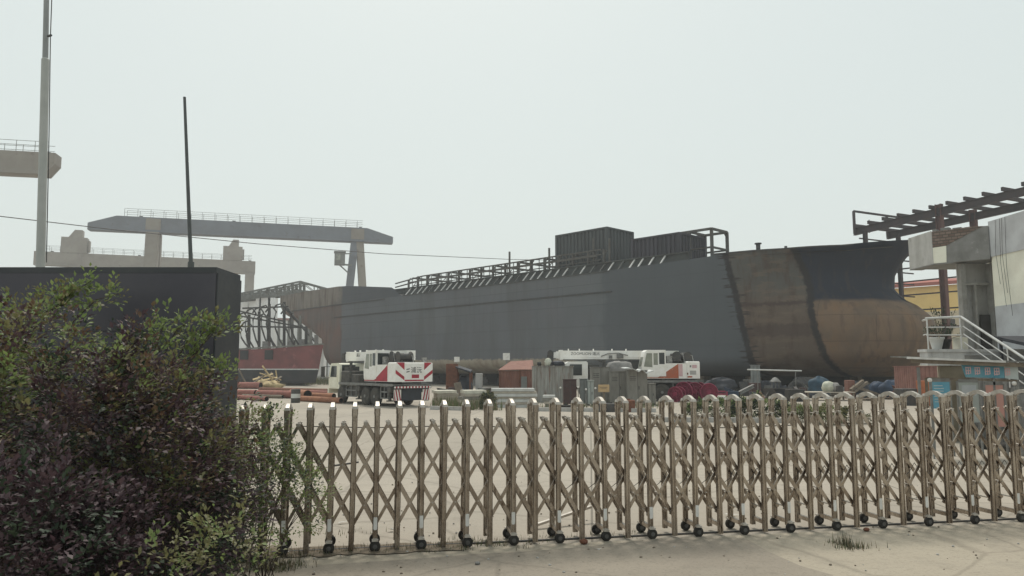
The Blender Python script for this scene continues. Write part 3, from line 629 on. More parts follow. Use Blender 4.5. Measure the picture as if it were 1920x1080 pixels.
fr_m = mat('hatch_frame', (.12, .115, .105), (.08, .07, .06), 1.2, rough=.85, c3=(.17, .10, .07), s3=3)
for s in (-1, 1):
    b = MB(); v = s * 6.3
    for z0 in (13.85, 13.35): b.bar((-50, v, z0 - .5 if z0 > 13.5 else z0 - .5), (-44, v, z0), .14, .14); b.bar((-44, v, z0), (-14.5, v, z0 + .05), .14, .14)
    b.bar((-46, v, 12.75), (-14.5, v, 12.85), .1, .1); b.bar((-46, v + s * .8, 13.1), (-14.5, v + s * .8, 13.15), .1, .12)
    for q in range(32): b.bar((-46.2 + q * 1.0, v, 12.4), (-46.2 + q * 1.0, v, 13.85), .07, .07, (1, 0, 0)); (b.bar((-46.2 + q, v, 12.5), (-45.2 + q, v, 13.3), .06, .06) if q % 3 == 0 else None)
    rl = b.build('hatch_railing', fr_m, ship, True)
    for k in range(17):
        u = -47 + k * 2.05; b = MB(); b.bar((u, v, 12.4), (u, v, 13.9 if k else 13.5), .2, .2, (1, 0, 0)); b.bar((u, v, 13.35), (u + .45, v, 13.8), .1, .1)
        if k in (9, 12, 15, 16): b.bar((u + .7, v, 12.4), (u + .7, v, 14.9 + .3 * (k % 2)), .16, .16, (1, 0, 0))
        b.build('post', fr_m, rl, True)
for k in range(8):
    u = -46 + k * 4; b = MB(); b.bar((u, -6.3, 13.75), (u, 6.3, 13.75), .16, .2); b.build('cross_beam', fr_m, ship, True)
b = MB()
for x in (-4, -6.4):
    for v in (-3.0, -.2): b.bar((x, v, 11.6), (x, v, 15.05), .24, .24, (1, 0, 0))
    b.bar((x, -3, 15.05), (x, -.2, 15.05), .2, .22); b.bar((x, -3, 13.3), (x, -.2, 13.3), .16, .18)
    b.bar((x, -.2, 14.5), (x, -.75, 15.0), .1, .14)
for v in (-3, -.2): b.bar((-4, v, 15.05), (-8.5, v, 15.05), .2, .22); b.bar((-4, v, 13.3), (-6.4, v, 13.3), .14, .16)
b.build('portal_frame', fr_m, ship, True)
b = MB(); b.tube((2.2, -6.1, 11.2), (2.2, -6.1, 12.5), .18, 10); b.tube((2.2, -6.1, 12.45), (2.2, -6.1, 12.55), .29, 10); b.build('bollard', dark_m, ship, True)
b = MB(); b.tube((5.0, -7.0, 11.2), (5.0, -6.9, 11.85), .12, 8); b.build('fairlead', dark_m, ship, True)
def deck_box(label, u0, u1, v0, v1, z0, z1, m):
    M4 = Matrix.Translation(SO) @ Matrix.Rotation(A_S, 4, 'Z')
    t = thing('steel_block', label, 'steel block', M4 @ V((u0 + u1) / 2, (v0 + v1) / 2, z0), A_S, 'steel blocks on the ship deck'); t['group'] = 'steel blocks on the ship deck'
    lu, lv = (u1 - u0) / 2, (v1 - v0) / 2; h = z1 - z0
    b = MB(); b.box(-lu + .12, lu - .12, -lv + .12, lv - .12, 0, h - .02); b.build('core', m, t, True)
    b = MB(); b.corr((-lu, -lv + .1), (lu, -lv + .1), .1, h - .1, .48, .12); b.corr((lu - .1, -lv), (lu - .1, lv), .1, h - .1, .48, .12); b.build('corrugated_side', m, t, True)
    b = MB()
    for x in (-lu, lu):
        for y in (-lv, lv): b.box(x - .14, x + .14, y - .14, y + .14, 0, h)
    for z in (.1, h - .06):
        for y in (-lv, lv): b.box(-lu + .14, lu - .14, y - .1, y + .1, z - .1, z + .07)
        for x in (-lu, lu): b.box(x - .1, x + .1, -lv + .14, lv - .14, z - .1, z + .07)
    b.build('corner_frame', m, t, True)
blk = mat('block_grey', (.085, .092, .092), (.065, .068, .068), .6, rough=.8, stretch=(2, 2, .3)); blk2 = mat('block_violet', (.072, .066, .078), (.052, .05, .056), .6, rough=.8, stretch=(2, 2, .3))
deck_box('taller corrugated grey steel block standing on the ship deck amidships', -21.75, -14.84, -5, -.7, 11.4, 16.45, blk)
deck_box('lower dark violet-grey steel block on the ship deck beside the open portal frame', -11.6, -6.27, -5, -.6, 11.45, 14.75, blk2)
b = MB(); cr0, cr1, ce = Matrix.Translation(SO) @ Matrix.Rotation(A_S, 4, 'Z') @ V(-62, 5.6, 0), Matrix.Translation(SO) @ Matrix.Rotation(A_S, 4, 'Z') @ V(8.6, 5.6, 0), V(.718, .697, 0) * .5
b.bar(cr0 + V(0, 0, .6), cr1 + V(0, 0, .6), 1.0, 1.2); b.bar(cr0 + V(0, 0, 1.25), cr1 + V(0, 0, 1.25), .6, .1)
b.single('gap_blocker', 'long dark beam added under the far side of the ship hull to block bright ground', 'blocker beam', dark_m)  # added beam, blocks the sunlit ground beyond so the gap stays dark
M4S = Matrix.Translation(SO) @ Matrix.Rotation(A_S, 4, 'Z')
for k, u in enumerate(list(range(-54, 10, 5))):
    for v in (-5.2, 3.5):
        b = MB(); p = M4S @ V(u, v, 0); d = V(.697, -.718, 0); e = V(.718, .697, 0)
        b.obox(p + V(0, 0, .35), d * .55, e * .7, V(0, 0, .35)); b.obox(p + V(0, 0, .86), d * .45, e * .6, V(0, 0, .155)); b.obox(p + V(0, 0, 1.175), d * .35, e * .5, V(0, 0, .16), 1)
        b.single('keel_block', 'stacked concrete and timber block in the dark under the ship hull', 'keel block', [conc_d, wood_d], 'keel blocks under the ship')

# ------------------------------------------------------------------ gantry cranes
def gantry(label, A, B, l1, l2, zb, zt_, m, m2, tipA=True, tipB=True, aframe=False, cab=False, huts=(), low=False):
    A = Vector((A[0], A[1], 0)); B = Vector((B[0], B[1], 0)); d = (B - A).normalized(); L = (B - A).length; e = Vector((-d.y, d.x, 0)); up = V(0, 0, 1)
    t = thing('gantry_crane', label, 'crane', A.lerp(B, .5), math.atan2(d.y, d.x), 'gantry cranes of the shipyard'); hw = 1.3; hgt = zt_ - zb
    P = lambda s, y, z: A + d * s + e * y + up * z
    b = MB(); prof = [(0, zb), (L, zb) if not low else (L - 1.3, zb), (L, zb + hgt * (.5 if low else .45) if (tipB or low) else zt_), (L - 6 * tipB - (.01 if low else 0), zt_), (5.5 * tipA, zt_), (0, zb + hgt * .45 if tipA else zt_)]
    b.prism([P(s, -hw, z) for s, z in prof], e * hw * 2); b.bar(P(1, -hw - .05, zb + .25), P(L - 1, -hw - .05, zb + .25), .3, .5); b.build('main_beam', m, t)
    for (s, af) in ((l1, False), (l2, aframe)):
        for (o0, o1, w_, mm) in (((-.6, -3.2, 1.7, 0), (.6, 3.0, 1.7, 1)) if af else ((0, 0, 2.6, 1),)):
            for y in ((-1.2, 1.2) if not af else (0,)):
                a0, a1 = P(s + o1, y * 2.6, .8), P(s + o0, y, zb)
                b = MB(); b.obox((a0 + a1) / 2, (a1 - a0) / 2, d * w_ / 2, e * (.9 if not af else 1.1), mm); b.build('leg', [m, m2], t)
        if af: b = MB(); b.bar(P(s - 1.6, 0, zb * .52), P(s + 1.5, 0, zb * .52), .5, .8); b.build('leg_brace', m, t)
        b = MB(); b.obox(P(s, 0, zb + hgt * .5), d * 1.5, e * (hw + .14), up * hgt * .42, 1); b.build('leg_head', [m, m2], t)
        b = MB(); b.obox(P(s, 0, .4), d * 3.4, e * 5, up * .4); b.build('sill_beam', m, t)
    b = MB(); r0, r1 = (7 if tipA else 1), L - (7 if tipB else 1)
    for y in (-hw + .1, hw - .1):
        for z in (.85, 1.7): b.bar(P(r0, y, zt_ + z), P(r1, y, zt_ + z), .06, .06)
        for k in range(int((r1 - r0) / 2.6) + 1): b.bar(P(r0 + k * 2.6, y, zt_), P(r0 + k * 2.6, y, zt_ + 1.7), .06, .06)
    b.build('railing', truss_m, t)
    for s in (r0 + 3, L * .45, r1 - .5): b = MB(); b.obox(P(s, .3, zt_ + .2), d * .35, e * .3, up * .22); b.build('floodlight', dark_m, t)
    if cab:
        c = P(l2 - 4.0, -2.2, zb - 4.4); b = MB(); b.obox(c, d * 1.15, e * 1.1, up * 1.4); b.obox(c + up * 1.55, d * 1.3, e * 1.25, up * .12); b.obox(c - d * 1.16 + up * .3, d * .02, e * .8, up * .6, 1); b.obox(c - e * 1.11 + up * .3 - d * .35, d * .45, e * .02, up * .7, 1)
        b.bar(c + up * -1.2, P(l2 - .8, -.8, zb - 5.6), .3, .35); b.bar(c + up * 1.2, P(l2 - .8, -.8, zb - 2.8), .25, .25); b.bar(c - up * 1.4, P(l2 - 1.2, -.8, zb - 8), .2, .25); b.build('operator_cab', [truss_m, cglass_m], t)
    for (s, lw, hz) in huts:
        b = MB(); b.obox(P(s, 0, zt_ + hz * .42), d * lw, e * 1.5, up * hz * .42); b.prism([P(s - lw * .45, -1.4, zt_ + hz * .84), P(s + lw * .6, -1.4, zt_ + hz * .84), P(s + lw * .6, -1.4, zt_ + hz * 1.25), P(s, -1.4, zt_ + hz * 1.25)], e * 2.8); b.obox(P(s + lw * 1.1, 0, zt_ + hz * .4), d * .25, e * 1, up * hz * .3); b.build('trolley', m, t)
    return t
gantry('grey gantry crane with a splayed right leg and hanging operator cab, behind the ship stern', (-90.8, 156.5), (-28.5, 174.), 12.8, 56.5, 31.4, 34.7, gantry_g, gantry_m, aframe=True, cab=True)
def gp_(px, D): return ((px - 960) / F * D, D)
gantry('far tan gantry crane carrying two trolleys, low beam just above the granite wall', gp_(56, 202), gp_(474, 222), 10, 56, 30.2, 34.0, gantry_m, gantry_m, tipA=False, tipB=False, huts=((9.5, 3.2, 5.2), (51, 2.7, 5.0)))
gantry('near tan gantry crane whose beam end with railing enters at the upper left', (-113, 104), (gp_(88, 113)[0], 113.0), 8, 22, 31.7, 35.2, gantry_m, gantry_m, tipA=False, tipB=False, low=True)

# ------------------------------------------------------------------ barge with ribs, truss conveyor, far buildings
bg_ = thing('barge', 'red barge with black bottom and standing curved ribs, left of the ship stern', 'barge', (-35, 90, 0))
bd = (Vector((-22.6, 86, 0)) - Vector((-60, 97, 0))).normalized(); be = Vector((-bd.y, bd.x, 0)); B0 = Vector((-60, 97, 0)); BL = 39.8
BP = lambda s, y, z: B0 + bd * s + be * y + V(0, 0, z)
b = MB()
prof = [(0, 1.9), (BL - .5, 1.9), (BL, 4.75), (BL - 7, 4.35), (BL - 14, 4.15), (0, 4.0)]; 
def raked(b, poly, y0, y1):
    nn = len(poly); vs = [BP(s_, y0, z) for s_, z in poly] + [BP(s_ - (6.5 if s_ > BL - 3 else 0), y1, z) for s_, z in poly]
    b.add(vs, [tuple(range(nn)), tuple(range(2 * nn - 1, nn - 1, -1))] + [(i, i + nn, (i + 1) % nn + nn, (i + 1) % nn) for i in range(nn)])
raked(b, prof, 0, 7); b.build('hull', barge_red, bg_)
b = MB(); raked(b, [(0, .35), (BL - .9, .35), (BL - .52, 1.88), (0, 1.88)], .03, 6.97); b.build('bottom', barge_blk, bg_)
b = MB(); b.bar(BP(20, -.04, 1.9), BP(BL - .55, -.04, 1.9), .1, .14); b.build('waterline_stripe', panel_w, bg_)
b = MB(); b.bar(BP(0, 0, 4.05), BP(BL - 14, 0, 4.2), .2, .16); b.bar(BP(BL - 14, 0, 4.2), BP(BL, 0, 4.8), .2, .16); b.build('deck_edge', truss_m, bg_)
for s in (25.6, 29.2, 32.6): b = MB(); b.obox(BP(s, -.03, 3.6), bd * .55, be * .06, V(0, 0, .55)); b.build('scupper', barge_blk, bg_)
for s in np.arange(4, BL - 2, 5): b = MB(); b.obox(BP(s, 3.4, .175), bd * .8, be * 3, V(0, 0, .175)); b.build('support_beam', wood_d, bg_)
rib_m = mat('rib_dark', (.07, .068, .066), (.05, .047, .044), 2, rough=.75)
for (xt, yt, xb, yb, Y) in ((452, 612, 470, 655, 91), (462, 588, 476, 653, 92), (478, 580, 488, 655, 90), (492, 578, 507, 655, 90), (500, 590, 522, 657, 89), (516, 577, 534, 655, 89), (503, 574, 514, 652, 93), (531, 571, 556, 655, 88.5), (545, 580, 563, 652, 89.5), (470, 603, 470, 654, 94)):
    h0 = at(xb, yb, Y); h1 = at(xt, yt, Y); P = [h1 + V(-1.2, .1, -.55), h1 + V(-.85, .05, -.08), h1 + V(-.3, 0, .1), h1 + V(.15, 0, -.5)]
    for t in (.25, .5, .75, 1.0): P.append(h1.lerp(h0, t) + V(-.55 * math.sin(math.pi * t), 0, 0))
    b = MB(); b.path(P, .10, 7); b.build('rib', rib_m, bg_)
for (x, y0, Y) in ((467, 590, 92), (486, 584, 93), (505, 570, 93), (533, 566, 92), (548, 585, 91), (563, 592, 90), (574, 612, 89), (583, 618, 88), (592, 628, 88)):
    b = MB(); a = at(x, y0, Y); c = at(x, 650, Y); b.bar(a, c - V(0, 0, .4), .28, .28, (1, 0, 0)); b.build('post', rib_m if random.random() < .6 else truss_m, bg_)
b = MB()
for (p, q) in (((448, 583), (530, 602)), ((448, 592), (560, 612)), ((455, 578), (540, 575)), ((530, 570), (602, 652)), ((534, 577), (590, 640)), ((450, 612), (575, 614))): b.bar(at(*p, 91), at(*q, 89), .16, .18)
b.build('stringer', rib_m, bg_)
for (x, y0, y1) in ((566, 636, 652), (578, 642, 652), (497, 640, 652), (545, 638, 652)):
    c = at(x, y1, 89); h = at(x, y0, 89).z; b = MB(); b.box(c.x - .35, c.x + .35, c.y, c.y + .7, c.z - .3, h); b.build('deck_gear', grey_m, bg_)
tr = thing('truss_conveyor', 'grey lattice truss bridge running behind the ship stern at the left', 'truss', (-42, 130, 0))
TA, TB, TC_ = at(440, 553, 124), at(563, 528, 132), at(640, 549, 137); LA, LB, LC = at(440, 560, 124), at(563, 547, 132), at(640, 552, 137)
for y in (0, 2.5):
    o = V(0, y, 0); b = MB(); b.bar(TA + o, TB + o, .3, .35); b.bar(TB + o, TC_ + o, .25, .3); b.bar(LA + o, LB + o, .35, .8); b.bar(LB + o, LC + o, .35, .6); ch = b.build('chord', truss_m, tr)
    for t in np.linspace(0, 1, 9):
        b = MB(); b.bar(TA.lerp(TB, t) + o, LA.lerp(LB, t) + o, .42, .42, (1, 0, 0))
        if t < .99: t2 = t + .125; b.bar(LA.lerp(LB, t) + o, TA.lerp(TB, t2) + o, .13, .13); b.bar(TA.lerp(TB, t) + o, LA.lerp(LB, t2) + o, .1, .1)
        b.build('web_member', truss_m, tr)
    for t in (.33, .66): b = MB(); b.bar(TB.lerp(TC_, t) + o, LB.lerp(LC, t) + o, .15, .15, (1, 0, 0)); b.bar(TB.lerp(TC_, t - .33) + o, LB.lerp(LC, t) + o, .1, .1); b.build('web_member', truss_m, tr)
for (x, wd) in ((478, 2.0), (496, 1.9), (508, 1.1), (455, 1.6), (604, 1.0)):
    p = at(x, 558, 128); b = MB(); b.box(p.x - wd / 2, p.x + wd / 2, p.y + .2, p.y + 2.2, 0, p.z); b.build('pier', far_w, tr)
fw = thing('warehouse', 'pale white warehouse far behind the red barge', 'building', (-66, 176, 0))
a, c = at(380, 600, 170), at(640, 600, 182)
b = MB(); z1 = at(520, 598, 172).z; b.plan([(a.x, a.y), (c.x, c.y), (c.x, c.y + 14), (a.x, a.y + 14)], 0, z1); b.build('wall', far_w, fw)
b = MB(); b.plan([(a.x - .5, a.y - .5), (c.x + .5, c.y - .5), (c.x + .5, c.y + 14.5), (a.x - .5, a.y + 14.5)], z1, z1 + .5); b.build('roof', mat('far_roof', (.34, .2, .18), (.3, .18, .16), .5), fw)
for t in np.linspace(.08, .92, 10):
    p = a.lerp(c, t); b = MB(); b.box(p.x - 1, p.x + 1, p.y - .15, p.y + .1, z1 * .35, z1 * .62); b.box(p.x - 1.1, p.x + 1.1, p.y - .2, p.y, z1 * .62, z1 * .65); b.build('window', cglass_m, fw)
for t in np.linspace(.03, .97, 14):
    p = a.lerp(c, t); b = MB(); b.box(p.x - .25, p.x + .25, p.y - .3, p.y + .1, 0, z1 - .01); b.build('pilaster', truss_m, fw)
yb = thing('warehouse', 'yellow warehouse with red roof far behind the bare steel shed frame', 'building', (62, 104, 0))
a, c = at(1640, 522, 112), at(1990, 494, 96)
b = MB(); zt1 = at(1740, 517, 107).z; b.plan([(a.x, a.y), (c.x, c.y), (c.x + 10, c.y + 20), (a.x + 10, a.y + 20)], 0, zt1 * .66); b.build('lower_wall', tan_w, yb)
b = MB(); b.plan([(a.x, a.y), (c.x, c.y), (c.x + 10, c.y + 20), (a.x + 10, a.y + 20)], zt1 * .66, zt1 * .9); b.build('upper_wall', yellow_w, yb)
b = MB(); b.prism([V(a.x - .5, a.y - .8, zt1 * .9), V(c.x, c.y - .8, zt1 * .9), V(c.x + 5, c.y + 10, zt1 * 1.0), V(a.x + 5, a.y + 10, zt1 * 1.0)], (0, 0, .5)); b.build('roof', roof_r, yb)
for t in np.linspace(.1, .9, 8):
    p = a.lerp(c, t); b = MB(); b.box(p.x - .9, p.x + .9, p.y - .14, p.y + .1, zt1 * .5, zt1 * .58); b.build('window', dark_m, yb)

# ------------------------------------------------------------------ bare steel shed frame on the right
sh = thing('steel_frame_shed', 'bare rusty steel shed frame with roof purlins behind the ship bow', 'building frame', (40, 72, 0))
def SP(j, k, z): return Vector((36.3 + 2.3 * k + 4.6 * j, 75 - 4.6 * k + 2.3 * j, z))
zr = lambda k: 16.2 + .22 * k
for j in range(2):
    for k in (0, 1.55, 4.2):
        b = MB(); t = zr(k) + (.72 if k else 0); a, c = SP(j, k, 0), SP(j, k, t); kk = .72 if not k else 1.05; dx = V(.46, .23, 0) * kk; dy = V(.23, -.46, 0) * kk
        for s in (-1, 1): b.obox((a + c) / 2 + dy * s * .45, dx * .42, dy * .06, (c - a) / 2)
        b.obox((a + c) / 2, dx * .06, dy * .39, (c - a) / 2 - V(0, 0, .003)); b.build('column', shed_r if k else shed_m, sh)
    b = MB(); a, c = SP(j, -.25, zr(-.25)), SP(j, 4.4, zr(4.4)); b.bar(a, c, .12, .60); b.bar(a + V(0, 0, .32), c + V(0, 0, .32), .36, .07); b.bar(a - V(0, 0, .32), c - V(0, 0, .32), .36, .07); b.build('rafter', shed_m, sh)
for q in range(15):
    k = -.15 + q * .32; b = MB(); a, c = SP(-.12, k, zr(k) + .52), SP(1.5, k, zr(k) + .52); b.bar(a, c, .2, .34); b.build('purlin', shed_m, sh)
for z in (8.3, 9.6, 10.9, 12.1, 13.4, 14.4, 15.3, 7.0, 5.5):
    b = MB(); b.bar(SP(-.1, -.06, z), SP(1.5, -.06, z), .09, .13); b.build('wall_girt', shed_m, sh)
for z in (6.2, 8, 9.6, 11, 12.4):
    b = MB(); b.bar(SP(1, .02, z), SP(1, 1.5, z - .1), .1, .14); b.build('wall_girt', shed_m, sh)
b = MB(); 
for j in (-.05, .95): b.bar(SP(j, -.2, zr(0) - .3), SP(j, -.2, zr(0) + 2.1), .22, .22, (1, 0, 0))
b.bar(SP(-.05, -.2, zr(0) + 2.1), SP(1.5, -.2, zr(0) + 2.1), .16, .2); b.bar(SP(.4, -.2, zr(0)), SP(.4, -.2, zr(0) + 1.4), .07, .07, (1, 0, 0)); b.build('parapet_frame', shed_m, sh)
b = MB()
for (z0, z1, j0, j1) in ((7.2, 11., .9, 1.3), (11, 7.2, .85, 1.25), (4.5, 7, .85, 1.3)): b.bar(SP(j0, 1.55, z0), SP(j1, 1.4, z1), .2, .25)
b.build('brace', shed_m, sh)

# ------------------------------------------------------------------ office building, staircase, notice board
ob = thing('office_building', 'grey and cream building with broken brick canopy over its door at the right edge', 'building', (15.5, 22, 0))
zc0, zc1 = 5.44, 6.55
b = MB()
OBP = lambda x: [(x, 8.5), (20, 8.5), (20, 26.5), (17.0, 26.5), (15.6, 24.0), (15.46, 23.62), (x, 22.9)]
b.plan(OBP(15.0), 0, 3.95); b.build('lower_wall', wallg, ob)
b = MB(); b.plan(OBP(15.0), 3.95, 5.5); b.build('upper_wall', wallc, ob)
b = MB(); b.plan(OBP(14.96), 5.5, 6.62); b.build('parapet', wallg, ob)
b = MB(); b.plan([(13.8, 25.4), (13.8, 24.02), (14.93, 22.86), (15.43, 23.58), (15.55, 25.4)], zc0, zc1 - .06)
b.plan([(13.77, 25.4), (13.77, 24.0), (14.2, 23.56), (14.2, 25.4)], zc0 - .03, zc0 - .002); cn = b.build('canopy', conc_d, ob)
b = MB(); b.plan([(13.785, 25.42), (13.785, 24.0), (13.8, 23.985), (13.8, 25.42)], zc0 - .001, zc1 - .02); b.build('plaster', conc, cn)
b = MB(); d = V(.70, -.72, 0); o = V(-.72, -.70, 0) * .004; p0 = V(13.8, 24.02, 0) + o
def face(pts): b.prism([p0 + d * s + V(0, 0, z) for s, z in pts], o * 4)
face([(.02, 5.98), (.42, 6.0), (.62, 6.1), (1.0, 6.28), (1.3, 6.42), (1.5, 6.49), (1.2, 6.52), (.02, 6.5)]); b.build('brick_patch', brick, cn)
b = MB(); face([(.02, 5.45), (.4, 5.45), (.42, 5.99), (.02, 5.97)]); b.build('plaster', wallc, cn)
b = MB()
for s, z in ((.1, 6.5), (.4, 6.52), (.75, 6.5), (1.05, 6.49), (1.3, 6.47)): b.obox(p0 + d * s + V(.1, .1, z), d * random.uniform(.06, .14), V(.1, .1, 0), V(0, 0, random.uniform(.03, .08)))
b.build('rubble', conc_d, cn)
b = MB(); b.box(14.45, 14.6, 23.62, 23.8, 2.58, 5.40); b.box(15.36, 15.44, 23.5, 23.8, 2.58, 5.40); b.box(14.605, 15.355, 23.64, 23.78, 4.7, 4.78); b.box(14.86, 14.93, 23.64, 23.78, 2.58, 4.7); b.build('door_frame', mat('frame_grey', (.30, .29, .27), (.22, .21, .19), 3), ob)
b = MB(); b.box(14.5, 15.5, 23.9, 23.95, 2.58, 5.436); b.build('door_panel', conc, ob)
b = MB(); b.box(15.03, 15.35, 23.7, 23.74, 2.6, 3.75); b.build('door', mat('door_dark', (.07, .065, .06), (.05, .045, .04), 3), ob)
b = MB()
for y, z0, z1 in ((22.5, 6.6, 4.6), (22.3, 6.6, 3.9), (22.2, 6.6, 4.3), (22.05, 6.6, 3.6)):
    b.path([(14.93, y, z0), (14.9, y + .04, (z0 + z1) / 2), (14.93, y - .03, z1)], .006, 5)
b.build('hanging_wire', dark_m, ob)
stc = thing('outdoor_staircase', 'white concrete landing and stairs with stainless handrails beside the building door', 'staircase', (12.8, 20, 0))
b = MB(); LP = lambda o: [(11.75 - o, 21 - o), (14.98, 21 - o), (14.98, 22.9), (15.4, 23.6), (13.45, 23.6), (12.05, 21.5 + o), (11.75 - o, 21.4 + o)]; b.plan(LP(0), 2.12, 2.5); b.plan(LP(.04), 2.5, 2.58); b.build('landing', mat('landing_white', (.55, .55, .54), (.42, .41, .4), 2, stretch=(2, 2, .4), c3=(.2, .19, .17), s3=4, lo3=.6, hi3=.72), stc)
b = MB(); b.plan([(12.1, 21.05), (14.97, 21.05), (14.97, 23.6), (13.5, 23.6)], 0, 2.119); b.build('landing_base', mat('olive_base', (.15, .125, .085), (.22, .19, .14), 1.5, rough=1, c3=(.10, .095, .055), s3=4), stc)  # olive-brown body below the white landing slab
N = 14; b = MB()
for k in range(N):
    z = 2.58 - (k + 1) * .172; x = 12.8 + .3 * k * .25; b.box(x, x + 1.15, 21 - (k + 1) * .25 + .001, 21 - k * .25 - .001, 0, z)
b.build('stair_flight', conc_d, stc)
rm = mat('rail_pale', (.70, .69, .67), (.55, .54, .52), 4, rough=.35, metal=.5)
def rails(name, pts_list, r):
    b = MB()
    for pts in pts_list: b.path(pts, r, 8)
    b.build(name, rm, stc)
rails('handrail', [[(11.78, 21.05, 3.45), (12.75, 21.0, 3.5)]], .035)
rails('guard_rail', [[(11.78, 21.05, z), (12.75, 21, z)] for z in (3.2, 2.98)], .018)
for x in (11.8, 12.74): b = MB(); b.tube((x, 21.02, 2.58), (x, 21.02, 3.47), .022, 8); b.build('rail_post', rm, stc)
rails('handrail', [[(11.78, 21.05, 3.42), (11.95, 21.5, 3.42)]], .03)
rails('guard_rail', [[(11.78, 21.05, 3.0), (11.95, 21.5, 3.0)]], .018)
f = lambda y, dz: (12.76 + .3 * (21 - y), y, 2.58 + dz - (21 - y) * .688)
rails('handrail', [[f(21, .92), f(17.6, .92)]], .036)
rails('guard_rail', [[f(20.95, dz), f(17.7, dz)] for dz in (.68, .46, .22)], .018)
for y in (19.7, 18.4, 17.65): b = MB(); b.tube(f(y, -.15), f(y, .92), .022, 8); b.build('rail_post', rm, stc)
b = MB(); b.prism([V(13.6, 18.0, 2.32), V(13.6, 20.9, 2.86), V(14.9, 20.9, 2.86), V(14.9, 18.0, 2.32)], (0, 0, .09))
for x in (13.7, 14.8): b.box(x - .03, x + .03, 18.05, 18.11, 0, 2.35); b.box(x - .03, x + .03, 20.75, 20.81, 0, 2.84)
b.single('lean_to_roof', 'dark sloping sheet roof on posts between the stairs and the building wall', 'roof', dark_tarp)
def potted(label, x, y, z, s, col, h):
    t = thing('potted_plant', label, 'plant', (x, y, z)); b = MB(); b.lathe([(.1 * s, 0), (.16 * s, .24 * s), (.18 * s, .25 * s), (.18 * s, .29 * s), (.15 * s, .29 * s)], (x, y, z), n=14); b.build('pot', col, t)
    lv = Leaves(); st = MB()
    for k in range(16):
        d = Vector((rng.normal() * .16, rng.normal() * .16, h * rng.uniform(.4, 1))); st.path([(x, y, z + .25 * s), Vector((x, y, z + .25 * s)) + d], .006, 4)
        lv.spray(Vector((x, y, z + .25 * s)) + d * .8, d + Vector((0, 0, .05)), 8, .12, .08, 0)
    lv.build('foliage', [lf_dark], t); st.build('stems', bark, t)
potted('spindly potted plant in a dark pot at the back of the stair landing', 13.0, 22.4, 2.58, 1.1, dark_m, 1.1)
potted('low bushy plant in a pale pot behind the landing railing', 12.2, 21.3, 2.58, 1.2, panel_w, .3)
potted('small bushy plant in a black pot at the right end of the landing railing', 12.5, 21.4, 2.58, 1.0, black_p, .3)
b = MB(); b.box(12.85, 13.1, 21.3, 21.6, 2.58, 2.9); b.box(12.83, 13.12, 21.28, 21.62, 2.9, 2.93); b.single('cardboard_box', 'small pale box on the landing at the head of the stairs', 'box', board_w)

NB_ = 17.6
nb = thing('notice_board', 'roofed notice board with blue sign and three panels behind the gate right end', 'notice board', (11, NB_, 0))
def nx(px): return (px - 960) / F * NB_ * .995
b = MB(); zr0 = at(1690, 671, NB_).z; zr1 = at(1905, 680, NB_).z
b.prism([V(nx(1690), NB_ - .25, zr0), V(nx(1908), NB_ - .25, zr1), V(nx(1908), NB_ + .5, zr1 + .02), V(nx(1690), NB_ + .5, zr0 + .02)], (0, 0, .03)); b.bar(V(nx(1690), NB_ - .26, zr0), V(nx(1872), NB_ - .26, zr1 + .02), .03, .05, m=1); b.bar(V(nx(1700), NB_ - .2, zr0 - .07), V(nx(1908), NB_ - .2, zr1 - .06), .04, .1, m=2); b.build('roof', [grey_m, rm, wood_d], nb)
zz = lambda y: at(1800, y, NB_).z
for px in (1721, 1860, 1905): b = MB(); b.box(nx(px) - .025, nx(px) + .025, NB_ - .03, NB_ + .03, 0, zr1 - .11); b.build('post', grey_m, nb)
b = MB(); b.bar(V(nx(1737), NB_, zz(709)), V(nx(1903), NB_, zz(714)), .05, .05); b.bar(V(nx(1737), NB_ + .05, zz(709)), V(nx(1737), NB_ + .05, 0), .05, .05); b.build('cross_rail', wood_d, nb)
b = MB(); b.prism([V(nx(1799), NB_ - .04, zz(682)), V(nx(1878), NB_ - .04, zz(684)), V(nx(1878), NB_ - .04, zz(709)), V(nx(1806), NB_ - .04, zz(707))], (0, -.03, 0)); sg = b.build('name_sign', bluesign, nb)
b = MB(); b.prism([V(nx(1879), NB_ - .04, zz(684)), V(nx(1904), NB_ - .04, zz(686)), V(nx(1904), NB_ - .04, zz(712)), V(nx(1879), NB_ - .04, zz(709))], (0, -.03, 0)); b.build('name_sign_end', palesign, sg)
b = MB()
yv = NB_ - .074
for i, px in enumerate((1811, 1828, 1847, 1864, 1884)):     # weathered characters, only their blocks of strokes survive
    x0, x1, z0, z1 = nx(px - 5), nx(px + 5), zz(702 + i * .6), zz(688 + i * .5); w_ = (x1 - x0) * .17
    b.box(x0, x0 + w_, yv, yv + .003, z0, z1); b.box(x1 - w_, x1, yv, yv + .003, z0 + .02, z1); b.box(x0 + w_, x1 - w_, yv, yv + .003, z1 - w_, z1)
    b.box(x0 + w_, x1 - w_, yv, yv + .003, (z0 + z1) / 2 - w_ / 2, (z0 + z1) / 2 + w_ / 2); b.box((x0 + x1) / 2 - w_ / 2, (x0 + x1) / 2 + w_ / 2, yv - .001, yv + .002, z0, z1 - w_); b.box(x0 + w_, x1 - w_, yv, yv + .003, z0 + .015, z0 + .015 + w_ * .8)
b.build('faded_characters', pinkt, sg)
